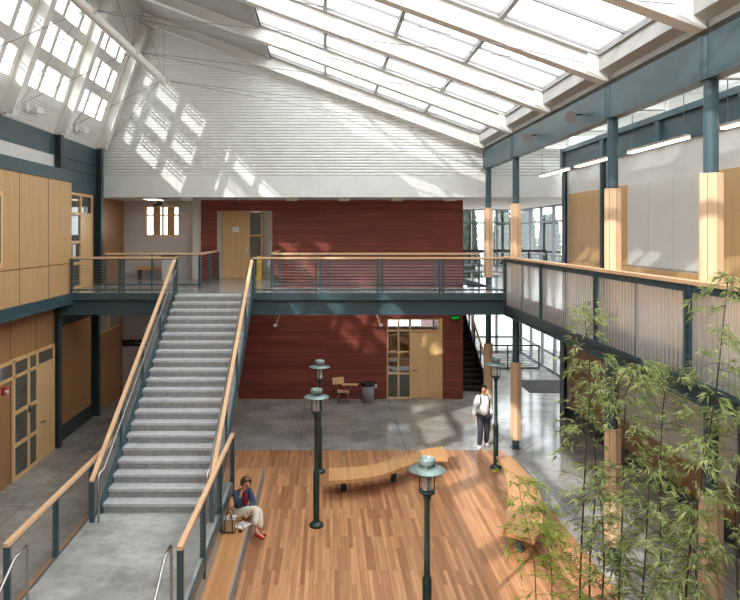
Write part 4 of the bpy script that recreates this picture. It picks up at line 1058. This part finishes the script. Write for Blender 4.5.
# ------------------------------------------------------------------ people
def skin(name, nodes, edges, root, mat, parent, sub=2, extra=()):
    """nodes: {key: (x,y,z,r)} world; extra: list of chains [(x,y,z,r),...] grown as their own islands in the same mesh"""
    off = LOC[parent.name]
    bm = bmesh.new(); sl = bm.verts.layers.skin.verify(); V = {}
    for k, (x, y, z, r) in nodes.items():
        v = bm.verts.new(Vector((x, y, z)) - off); v[sl].radius = (r, r); v[sl].use_root = (k == root); V[k] = v
    for a, c in edges: bm.edges.new((V[a], V[c]))
    for ch in extra:
        pv = None
        for i, (x, y, z, r) in enumerate(ch):
            v = bm.verts.new(Vector((x, y, z)) - off); v[sl].radius = (r, r); v[sl].use_root = (i == 0)
            if pv: bm.edges.new((pv, v))
            pv = v
    me = bpy.data.meshes.new(name); bm.to_mesh(me); bm.free()
    o = bpy.data.objects.new(name, me); COL.objects.link(o)
    s = o.modifiers.new('skin', 'SKIN'); s.use_smooth_shade = True; s.branch_smoothing = 0.3
    o.modifiers.new('sub', 'SUBSURF').levels = sub; o.modifiers['sub'].render_levels = sub
    me.materials.append(M[mat]); o.parent = parent; LOC[o.name] = off.copy()
    return o
def ellip(c, r, basis=None, keep=lambda u: True, n=16, m=12):
    """ellipsoid shell in a local frame; keep(u) filters faces by unit direction"""
    q = MB(); c = Vector(c); B = basis or (Vector((1, 0, 0)), Vector((0, 1, 0)), Vector((0, 0, 1)))
    vs, us = [], []
    for j in range(m + 1):
        th = PI * j / m
        for i in range(n):
            ph = 2 * PI * i / n
            u = Vector((math.sin(th) * math.cos(ph), math.sin(th) * math.sin(ph), math.cos(th)))
            us.append(u); vs.append(c + B[0] * (u.x * r[0]) + B[1] * (u.y * r[1]) + B[2] * (u.z * r[2]))
    fs = []
    for j in range(m):
        for i in range(n):
            f = (j * n + i, j * n + (i + 1) % n, (j + 1) * n + (i + 1) % n, (j + 1) * n + i)
            if keep(sum((us[k] for k in f), Vector()) / 4): fs.append(f)
    q.add(vs, fs, True); return q
def head_parts(body, hc, fwd, up, hair, long_hair=False, parent=None):
    side = fwd.cross(up).normalized(); B = (side, fwd, up)
    for s in (-1, 1):
        e = hc + fwd * 0.088 + side * (0.032 * s) + up * 0.015
        ellip(e, (0.012, 0.008, 0.008), B, n=8, m=6).build('eye', 'black', body)
        ellip(e + up * 0.022, (0.015, 0.005, 0.003), B, n=8, m=4).build('eyebrow', hair, body)
    ellip(hc + fwd * 0.088 - up * 0.055, (0.022, 0.008, 0.006), B, n=8, m=6).build('mouth', 'redcloth', body)
    low = -0.9 if long_hair else -0.2
    ellip(hc + up * 0.018 - fwd * 0.012, (0.098, 0.112, 0.118) if not long_hair else (0.112, 0.122, 0.130), B, lambda u: (u.z > (0.62 if long_hair else 0.7)) or (u.y < (0.3 if long_hair else 0.1) and u.z > low)).build('hair', hair, body)
def fingers(palm, d, side, nrm, s=1.0):
    """four unequal curled fingers and a thumb from the palm centre, d = pointing direction, side = toward thumb"""
    out = []
    for k, L in enumerate((0.070, 0.078, 0.072, 0.056)):
        b0 = palm + side * (0.030 - 0.020 * k) + d * 0.02
        p1 = b0 + d * (L * 0.5); p2 = p1 + (d * 0.8 + nrm * 0.6).normalized() * (L * 0.4); p3 = p2 + (d * 0.3 + nrm * 0.9).normalized() * (L * 0.3)
        out.append([(*b0, 0.009 * s), (*p1, 0.0085 * s), (*p2, 0.008 * s), (*p3, 0.0065 * s)])
    t0 = palm + side * 0.022 - d * 0.015; t1 = t0 + side * 0.028 + d * 0.028; t2 = t1 + d * 0.03 + nrm * 0.012
    out.append([(*t0, 0.011 * s), (*t1, 0.010 * s), (*t2, 0.008 * s)])
    return out

# walking man, facing the viewer
mx, my = 4.46, 18.42
man = thing('person', 'man in white shirt and dark trousers walking beside a post lamp, backpack straps on', 'person', (mx, my, 0))
def Wm(x, y, z, r): return (mx + x, my + y, z, r)
nb = {
 'pel': Wm(0, 0, 0.96, 0.115), 'sp': Wm(0, -0.01, 1.14, 0.11), 'ch': Wm(0, -0.01, 1.32, 0.13), 'nb': Wm(0, 0, 1.46, 0.06), 'nk': Wm(0, -0.015, 1.53, 0.052),
 'jaw': Wm(0.0, -0.045, 1.585, 0.062), 'hd': Wm(0.0, -0.03, 1.65, 0.088), 'tp': Wm(0.0, -0.02, 1.715, 0.07), 'nose': Wm(-0.005, -0.135, 1.635, 0.014),
 'sl': Wm(-0.17, 0, 1.43, 0.058), 'el': Wm(-0.235, 0.03, 1.16, 0.043), 'wl': Wm(-0.285, -0.06, 0.93, 0.027), 'pl': Wm(-0.29, -0.09, 0.86, 0.033),
 'sr': Wm(0.17, 0, 1.43, 0.058), 'er': Wm(0.225, 0.06, 1.16, 0.043), 'wr': Wm(0.235, 0.02, 0.92, 0.027), 'pr': Wm(0.238, 0.0, 0.85, 0.033),
 'hl': Wm(-0.09, 0, 0.88, 0.095), 'kl': Wm(-0.12, -0.16, 0.50, 0.06), 'al': Wm(-0.15, -0.16, 0.09, 0.038), 'tl': Wm(-0.165, -0.31, 0.045, 0.035),
 'hr': Wm(0.09, 0, 0.88, 0.095), 'kr': Wm(0.10, -0.03, 0.49, 0.06), 'ar': Wm(0.10, 0.10, 0.10, 0.038), 'tr': Wm(0.115, -0.04, 0.04, 0.035)}
ed = [('pel', 'sp'), ('sp', 'ch'), ('ch', 'nb'), ('nb', 'nk'), ('nk', 'jaw'), ('jaw', 'hd'), ('hd', 'tp'), ('hd', 'nose'), ('ch', 'sl'), ('sl', 'el'), ('el', 'wl'), ('wl', 'pl'), ('ch', 'sr'), ('sr', 'er'), ('er', 'wr'), ('wr', 'pr'),
      ('pel', 'hl'), ('hl', 'kl'), ('kl', 'al'), ('al', 'tl'), ('pel', 'hr'), ('hr', 'kr'), ('kr', 'ar'), ('ar', 'tr')]
ex = fingers(Vector(nb['pl'][:3]), Vector((0, -0.25, -0.97)), Vector((0.5, -0.85, 0)), Vector((0.9, 0.2, -0.1))) + fingers(Vector(nb['pr'][:3]), Vector((0, -0.25, -0.97)), Vector((-0.5, -0.85, 0)), Vector((-0.9, 0.2, -0.1)))
body = skin('body', nb, ed, 'pel', 'skin_m', man, 2, ex)
head_parts(body, Vector((mx, my - 0.03, 1.65)), Vector((-0.1, -1, -0.08)).normalized(), Vector((0, -0.08, 1)).normalized(), 'hair_b')
G = lambda k, dr, d=(0, 0, 0): (nb[k][0] + d[0], nb[k][1] + d[1], nb[k][2] + d[2], nb[k][3] + dr)
skin('shirt', {'h': G('pel', 0.055, (0, 0, -0.10)), 'sp': G('sp', 0.04), 'ch': G('ch', 0.03), 'n': G('nb', 0.012, (0, 0, 0.02)), 'sl': G('sl', 0.022), 'el': G('el', 0.024), 'wl': G('wl', 0.022), 'sr': G('sr', 0.022), 'er': G('er', 0.024), 'wr': G('wr', 0.022)},
     [('h', 'sp'), ('sp', 'ch'), ('ch', 'n'), ('ch', 'sl'), ('sl', 'el'), ('el', 'wl'), ('ch', 'sr'), ('sr', 'er'), ('er', 'wr')], 'h', 'shirt', man)
skin('trousers', {'p': G('pel', 0.02), 'hl': G('hl', 0.018), 'kl': G('kl', 0.025), 'al': G('al', 0.036, (0, 0, 0.0)), 'hr': G('hr', 0.018), 'kr': G('kr', 0.025), 'ar': G('ar', 0.036, (0, 0, 0.0))},
     [('p', 'hl'), ('hl', 'kl'), ('kl', 'al'), ('p', 'hr'), ('hr', 'kr'), ('kr', 'ar')], 'p', 'jeans', man)
for a, t in (('al', 'tl'), ('ar', 'tr')):
    A, T = Vector(nb[a][:3]), Vector(nb[t][:3])
    skin('shoe', {'a': (A.x, A.y + 0.03, 0.06, 0.058), 'b': (A.x * .6 + T.x * .4, A.y * .6 + T.y * .4, 0.055, 0.058), 'c': (T.x, T.y, 0.05, 0.05)}, [('a', 'b'), ('b', 'c')], 'a', 'shirt', man)
bp = thing('backpack', 'dark backpack worn by the walking man', 'bag', (mx, my + 0.2, 1.0))
skin('pack', {'a': (mx, my + 0.23, 1.08, 0.12), 'b': (mx, my + 0.23, 1.30, 0.12)}, [('a', 'b')], 'a', 'blacksteel', bp)
for s in (-1, 1):
    MB().tube([(mx + s * 0.09, my + 0.14, 1.42), (mx + s * 0.105, my + 0.02, 1.50), (mx + s * 0.115, my - 0.12, 1.45), (mx + s * 0.125, my - 0.165, 1.32), (mx + s * 0.16, my - 0.13, 1.18), (mx + s * 0.17, my + 0.05, 1.10)], 0.014, 6).build('strap', 'black', bp)

# seated woman
wo = thing('person', 'woman in navy jacket and cream trousers sitting on the wooden ledge, hand to face', 'person', (-1.72, 13.1, 0.32))
n2 = {
 'pel': (-1.74, 13.17, 0.43, 0.11), 'sp': (-1.73, 13.16, 0.58, 0.10), 'ch': (-1.69, 13.12, 0.76, 0.112), 'nb': (-1.66, 13.08, 0.89, 0.055), 'nk': (-1.64, 13.05, 0.95, 0.046),
 'jaw': (-1.585, 12.995, 0.985, 0.055), 'hd': (-1.60, 13.01, 1.055, 0.082), 'tp': (-1.60, 13.01, 1.12, 0.066), 'nose': (-1.525, 12.935, 1.02, 0.013),
 'sr': (-1.82, 13.02, 0.86, 0.052), 'er': (-1.75, 12.86, 0.68, 0.038), 'wr': (-1.685, 12.90, 0.90, 0.025), 'pr': (-1.665, 12.92, 0.965, 0.03),
 'sl': (-1.555, 13.21, 0.86, 0.052), 'el': (-1.47, 13.10, 0.65, 0.038), 'wl': (-1.52, 12.88, 0.555, 0.025), 'pl': (-1.545, 12.82, 0.53, 0.03),
 'hr': (-1.79, 13.08, 0.43, 0.09), 'kr': (-1.37, 12.90, 0.60, 0.06), 'ar': (-1.375, 12.76, 0.22, 0.036), 'tr': (-1.20, 12.64, 0.12, 0.034),
 'hl': (-1.68, 13.24, 0.43, 0.09), 'kl': (-1.33, 13.02, 0.50, 0.06), 'al': (-1.31, 12.94, 0.12, 0.036), 'tl': (-1.19, 13.00, 0.045, 0.032)}
d1 = Vector((0.1, 0.1, 1)).normalized(); d2 = Vector((-0.3, -0.8, -0.35)).normalized()
ex = fingers(Vector(n2['pr'][:3]), d1, Vector((0.7, 0.3, 0)).normalized(), Vector((0.3, 0.6, 0)).normalized(), 0.9) + fingers(Vector(n2['pl'][:3]), d2, Vector((-0.8, 0.3, 0)).normalized(), Vector((0, 0, -1)), 0.9)
body = skin('body', n2, ed, 'pel', 'skin', wo, 2, ex)
head_parts(body, Vector((-1.60, 13.01, 1.055)), Vector((0.62, -0.70, -0.22)).normalized(), Vector((0.15, -0.17, 0.97)).normalized(), 'hair', True)
G2 = lambda k, dr, d=(0, 0, 0): (n2[k][0] + d[0], n2[k][1] + d[1], n2[k][2] + d[2], n2[k][3] + dr)
skin('jacket', {'h': G2('pel', 0.045, (0, 0, 0.01)), 'sp': G2('sp', 0.042), 'ch': G2('ch', 0.03), 'n': G2('nb', 0.012), 'sl': G2('sl', 0.022), 'el': G2('el', 0.028), 'wl': G2('wl', 0.022, (0.01, 0.05, 0.015)), 'sr': G2('sr', 0.022), 'er': G2('er', 0.028), 'wr': G2('wr', 0.018, (-0.015, -0.01, -0.06))},
     [('h', 'sp'), ('sp', 'ch'), ('ch', 'n'), ('ch', 'sl'), ('sl', 'el'), ('el', 'wl'), ('ch', 'sr'), ('sr', 'er'), ('er', 'wr')], 'h', 'denim', wo)
skin('blouse', {'a': (-1.645, 13.06, 0.60, 0.05), 'b': (-1.62, 13.04, 0.76, 0.05), 'c': (-1.63, 13.04, 0.88, 0.045)}, [('a', 'b'), ('b', 'c')], 'a', 'redcloth', wo)
skin('trousers', {'p': G2('pel', 0.012), 'hl': G2('hl', 0.015), 'kl': G2('kl', 0.022), 'al': G2('al', 0.03, (0, 0, 0.06)), 'hr': G2('hr', 0.015), 'kr': G2('kr', 0.022), 'ar': G2('ar', 0.03, (-0.01, 0.01, 0.10))},
     [('p', 'hl'), ('hl', 'kl'), ('kl', 'al'), ('p', 'hr'), ('hr', 'kr'), ('kr', 'ar')], 'p', 'cream', wo)
for a, t in (('al', 'tl'), ('ar', 'tr')):
    A, T = Vector(n2[a][:3]), Vector(n2[t][:3])
    hz = A.z - 0.065
    skin('shoe', {'a': (A.x - 0.03, A.y + 0.02, hz, 0.05), 'b': (A.x * .5 + T.x * .5, A.y * .5 + T.y * .5, (hz + T.z) / 2 + 0.005, 0.048), 'c': (T.x, T.y, T.z, 0.042)}, [('a', 'b'), ('b', 'c')], 'a', 'redleather', wo)
# bag and paper
bag = thing('tote_bag', 'tan canvas tote bag with brown leather handles on the ledge beside the seated woman', 'bag', (-1.86, 12.52, 0.32))
q = MB(); bx0, bx1, by0, by1 = -1.98, -1.74, 12.42, 12.62
v = [(bx0 + 0.02, by0 + 0.03, 0.32), (bx1 - 0.02, by0 + 0.03, 0.32), (bx1 - 0.02, by1 - 0.03, 0.32), (bx0 + 0.02, by1 - 0.03, 0.32), (bx0 - 0.02, by0, 0.58), (bx1 + 0.02, by0, 0.58), (bx1, by1, 0.58), (bx0, by1, 0.58)]
q.add(v, [(0, 3, 2, 1), (0, 1, 5, 4), (1, 2, 6, 5), (2, 3, 7, 6), (3, 0, 4, 7)]); ob = q.build('bag_body', 'bag', bag); sm = ob.modifiers.new('thick', 'SOLIDIFY'); sm.thickness = 0.012
for yy in (by0 - 0.004, by1 - 0.012):
    MB().tube([(bx0 + 0.05, yy, 0.34), (bx0 + 0.05, yy, 0.56), (bx0 + 0.07, yy + 0.02, 0.68), (-1.86, yy + 0.03, 0.73), (bx1 - 0.07, yy + 0.02, 0.68), (bx1 - 0.05, yy, 0.56), (bx1 - 0.05, yy, 0.34)], 0.011, 6).build('handle', 'bagbrown', bag)
MB().box(bx0, bx1, by0 + 0.015, by1 - 0.02, 0.33, 0.35).build('base', 'bagbrown', bag)
q = MB(); q.bar((-1.9, 12.5, 0.42), (-1.92, 12.52, 0.63), 0.10, 0.02, (0, 1, 0)); q.bar((-1.80, 12.54, 0.42), (-1.78, 12.55, 0.62), 0.10, 0.02, (0, 1, 0))
single(q, 'papers', 'paper', 'white papers sticking out of the tan tote bag', 'papers')
q = MB(); q.bar((-1.72, 12.66, 0.327), (-1.56, 12.9, 0.327), 0.22, 0.006); single(q, 'paper_sheet', 'paper', 'white paper sheet lying on the ledge under the seated woman hand', 'paper')
p2 = thing('leather_purse', 'small brown leather strap purse lying on the ledge beside the white paper', 'bag', (-1.70, 12.55, 0.32))
skin('pouch', {'a': (-1.68, 12.50, 0.355, 0.035), 'b': (-1.60, 12.46, 0.355, 0.035)}, [('a', 'b')], 'a', 'bagbrown', p2)
MB().tube([(-1.70, 12.52, 0.36), (-1.72, 12.62, 0.40), (-1.64, 12.62, 0.42), (-1.57, 12.50, 0.36)], 0.009, 6).build('strap', 'bagbrown', p2)

# ------------------------------------------------------------------ bamboo
rnd = random.Random(7)
def leaf(v, f, p, d, L, W, roll):
    d = d.normalized(); s = d.cross(Vector((0, 0, 1)))
    s = s.normalized() if s.length > 1e-3 else Vector((1, 0, 0))
    n = s.cross(d); s = s * math.cos(roll) + n * math.sin(roll)
    n = s.cross(d)
    b = len(v)
    dr = Vector((0, 0, -1)) * (L * 0.18)
    v += [p, p + d * (L * 0.35) + s * (W / 2) + n * W * 0.12, p + d * L + dr, p + d * (L * 0.35) - s * (W / 2) + n * W * 0.12, p + d * (L * 0.45) + dr * 0.15]
    f += [(b, b + 1, b + 4), (b + 1, b + 2, b + 4), (b + 2, b + 3, b + 4), (b + 3, b, b + 4)]
def bamboo(label, culms, zlo, spread, dens, mat='leaf', cm='culm', LL=(0.065, 0.13), up=0.25, r0=0.016):
    """culms: list of [(x,y,z),...] polylines"""
    root = thing('bamboo_plant', label, 'plant', culms[0][0], 'bamboo in the planter' if False else None)
    v, f = [], []; tw = MB()
    for pl in culms:
        P_ = [Vector(p) for p in pl]
        path = smooth3(P_, 10)
        n = len(path)
        MB().tube(path, [r0 * (1 - 0.75 * i / (n - 1)) for i in range(n)], 7).build('culm', cm, root)
        for i, p in enumerate(path):
            if p.z < zlo: continue
            t = i / (n - 1)
            for _ in range(dens):
                a = rnd.uniform(0, 2 * PI)
                Lb = spread * rnd.uniform(0.35, 1.0) * (1.0 - 0.55 * t)
                q0 = p + (path[min(i + 1, n - 1)] - p) * rnd.random()
                d = Vector((math.cos(a), math.sin(a), up + rnd.uniform(-0.1, 0.45)))
                br_ = [q0]
                m = 5
                for k in range(1, m + 1):
                    d.z -= 0.16
                    br_.append(br_[-1] + d.normalized() * (Lb / m))
                tw.tube(br_, [0.0035, 0.003, 0.0028, 0.0024, 0.002, 0.0016], 3, False)
                for k in range(2, m + 1):
                    dd = (br_[k] - br_[k - 1]).normalized()
                    if rnd.random() < 0.25: continue
                    for _s in range(2):
                        # a short twig that ends in a fan of leaves
                        an = rnd.uniform(-1.2, 1.2)
                        td = (dd * math.cos(an) + Vector((-dd.y, dd.x, 0)) * math.sin(an) + Vector((0, 0, rnd.uniform(-0.5, 0.5)))).normalized()
                        tl_ = rnd.uniform(0.04, 0.13); tip = br_[k] + td * tl_
                        tw.tube([br_[k], tip], 0.0014, 3, False)
                        for _l in range(rnd.randint(3, 5)):
                            a2 = rnd.uniform(-1.0, 1.0)
                            ld = td * math.cos(a2) + Vector((-td.y, td.x, 0)) * math.sin(a2) + Vector((0, 0, rnd.uniform(-0.8, 0.3)))
                            L = rnd.uniform(*LL)
                            leaf(v, f, tip - td * rnd.uniform(0, 0.04), ld, L, L * 0.15, rnd.uniform(-1.3, 1.3))
    o = tw.build('branch', cm, root, fix=False); o['kind'] = 'stuff'
    q = MB(); q.add(v, f); o = q.build('foliage', mat, root, fix=False); o['kind'] = 'stuff'
    return root
def smooth3(P_, n):
    out = []
    for i in range(len(P_) - 1):
        p0, p1, p2, p3 = P_[max(i - 1, 0)], P_[i], P_[i + 1], P_[min(i + 2, len(P_) - 1)]
        for k in range(n):
            t = k / n
            out.append(0.5 * ((2 * p1) + (p2 - p0) * t + (2 * p0 - 5 * p1 + 4 * p2 - p3) * t * t + (3 * p1 - p0 - 3 * p2 + p3) * t ** 3))
    out.append(P_[-1]); return out
def at(px, py, Y): return ((px - 326) / 650 * Y, Y, ZC - (py - 233) / 650 * Y)
SZ = 0.45
def base(px, py, Y):
    x, y, z = at(px, py, Y); return (x, y, SZ)
def cul(Y, *pts, dY=0.0):
    P_ = [at(px, py, Y + dY * i) for i, (px, py) in enumerate(pts)]
    x, y, z = P_[0]
    return [(x, y, SZ - 0.05)] + P_
bamboo('tall bamboo with a drooping crown just left of the polycarbonate balcony panels', [cul(8.0, (580, 590), (585, 470), (590, 380), (583, 305))], 1.9, 0.62, 2)
bamboo('bushy bamboo in the middle of the planter in front of the wood clad column', [cul(7.7, (619, 598), (623, 500), (626, 400), (640, 365))], 1.5, 0.7, 3)
bamboo('leaning dark stemmed bamboo crossing in front of the balcony railing', [cul(6.6, (686, 596), (700, 490), (716, 390), (728, 278))], 1.5, 0.55, 2, 'leaf', 'culm', (0.08, 0.14))
bamboo('dense bamboo in front of the pale boards of the ground floor right wall', [cul(8.3, (662, 590), (660, 480), (664, 400), (672, 372))], 1.3, 0.75, 3)
bamboo('bamboo at the right end of the planter beside the nearest column', [cul(6.8, (738, 600), (735, 500), (742, 440), (738, 410))], 1.4, 0.55, 1)
bamboo('yellow green young bamboo in front of the curved bench at the floor edge', [cul(7.2, (536, 600), (532, 550), (522, 505), (518, 476)), cul(7.3, (552, 600), (550, 560), (543, 530), (545, 510))], 1.5, 0.46, 1, 'leaf_lime', 'culm_g', (0.06, 0.11), 0.35, 0.008)
bamboo('low bamboo thicket along the front of the planter', [cul(7.0, (640, 640), (645, 560), (650, 470)), cul(7.0, (700, 640), (695, 560), (690, 500)), cul(7.3, (600, 640), (604, 560), (600, 490))], 1.3, 0.6, 2)
bamboo('slender bamboo with side sprays reaching over the concrete walkway', [cul(8.8, (590, 560), (596, 480), (592, 400), (600, 360))], 2.2, 0.85, 1)
pl_ = thing('planter_box', 'long low planter with soil holding the bamboo', 'planter', (3.5, 7.6, 0))
MB().box(2.1, 4.85, 6.3, 8.95, 0, 0.40).build('box', 'oak', pl_); MB().box(2.16, 4.79, 6.36, 8.89, 0.40, 0.45).build('soil', 'soil', pl_)

# ------------------------------------------------------------------ trees outside the glazing
def conifer(label, px, ytop, Y, wid):
    x, y, zt = at(px, ytop, Y)
    o = thing('conifer_tree', label, 'tree', (x, y, 0))
    MB().cyl((x, y, -0.05), (x, y, zt * 0.95), 0.22, 0.04, 8).build('trunk', 'bark', o)
    v, f = [], []
    for i in range(4200):
        t = rnd.random() ** 0.7
        r = wid * t * rnd.uniform(0.1, 1.0); a = rnd.uniform(0, 2 * PI); z = zt - (zt - 1.2) * t + r * -0.15
        p = Vector((x + r * math.cos(a), y + r * math.sin(a), z)); d = Vector((math.cos(a), math.sin(a), rnd.uniform(-0.6, 0.1)))
        leaf(v, f, p, d, rnd.uniform(0.5, 0.9), rnd.uniform(0.25, 0.45), rnd.uniform(-1, 1))
    q = MB(); q.add(v, f); q.build('crown', 'conifer', o, fix=False)
conifer('tall dark conifer outside, seen through the lobby end glazing between the two farthest columns', 503, 210, 55, 1.3)
conifer('dark conifer outside, seen between red wall and first column', 469, 204, 66, 0.9)
conifer('dark conifer outside the lobby side glazing, in its middle panes', 549, 214, 47, 0.8)
conifer('dark conifer outside the lobby side glazing, close to the second column', 527, 206, 64, 0.9)

# ------------------------------------------------------------------ repeats share a group phrase
GROUPS = {'post_lamp': 'green post lamps on the strip floor', 'steel_column': 'columns along the balcony', 'pendant_lamp': 'pendant lamps over the balcony',
          'bamboo_plant': 'bamboo in the planter', 'tie_rod': 'thin steel rods under the roof', 'curved_bench': 'curved benches on the strip floor',
          'classroom_chair': 'chairs in the classroom', 'classroom_table': 'tables in the classroom', 'classroom_cupboard': 'cupboards in the classroom',
          'conifer_tree': 'conifers outside the glazing', 'ceiling_lamp': 'box lamps on the soffit', 'wall_floodlight': 'floodlights on the sill band',
          'spot_lamp': 'spot lamps on the teal beam', 'grab_rail': 'stainless grab rails', 'stair_railing': 'railings of the staircase',
          'bridge_railing': 'cable railings of the bridge', 'cable_railing': 'cable railings of the landing', 'wall_strut_lamp': 'strut lamps on the lower red wall',
          'rear_guard': 'black guards in the rear lobby', 'ceiling_camera': 'small devices under the soffit', 'roof_rafter': 'sloping roof beams', 'tilted_rib': 'tilted ribs of the window wall',
          'balcony_rafter': 'flat roof beams over the balcony', 'wall_column': 'steel columns set in the walls', 'person': 'people in the atrium'}
for o in list(S.objects):
    if o.parent is None and 'group' not in o:
        g = GROUPS.get(o.name.split('.')[0])
        if g: o['group'] = g
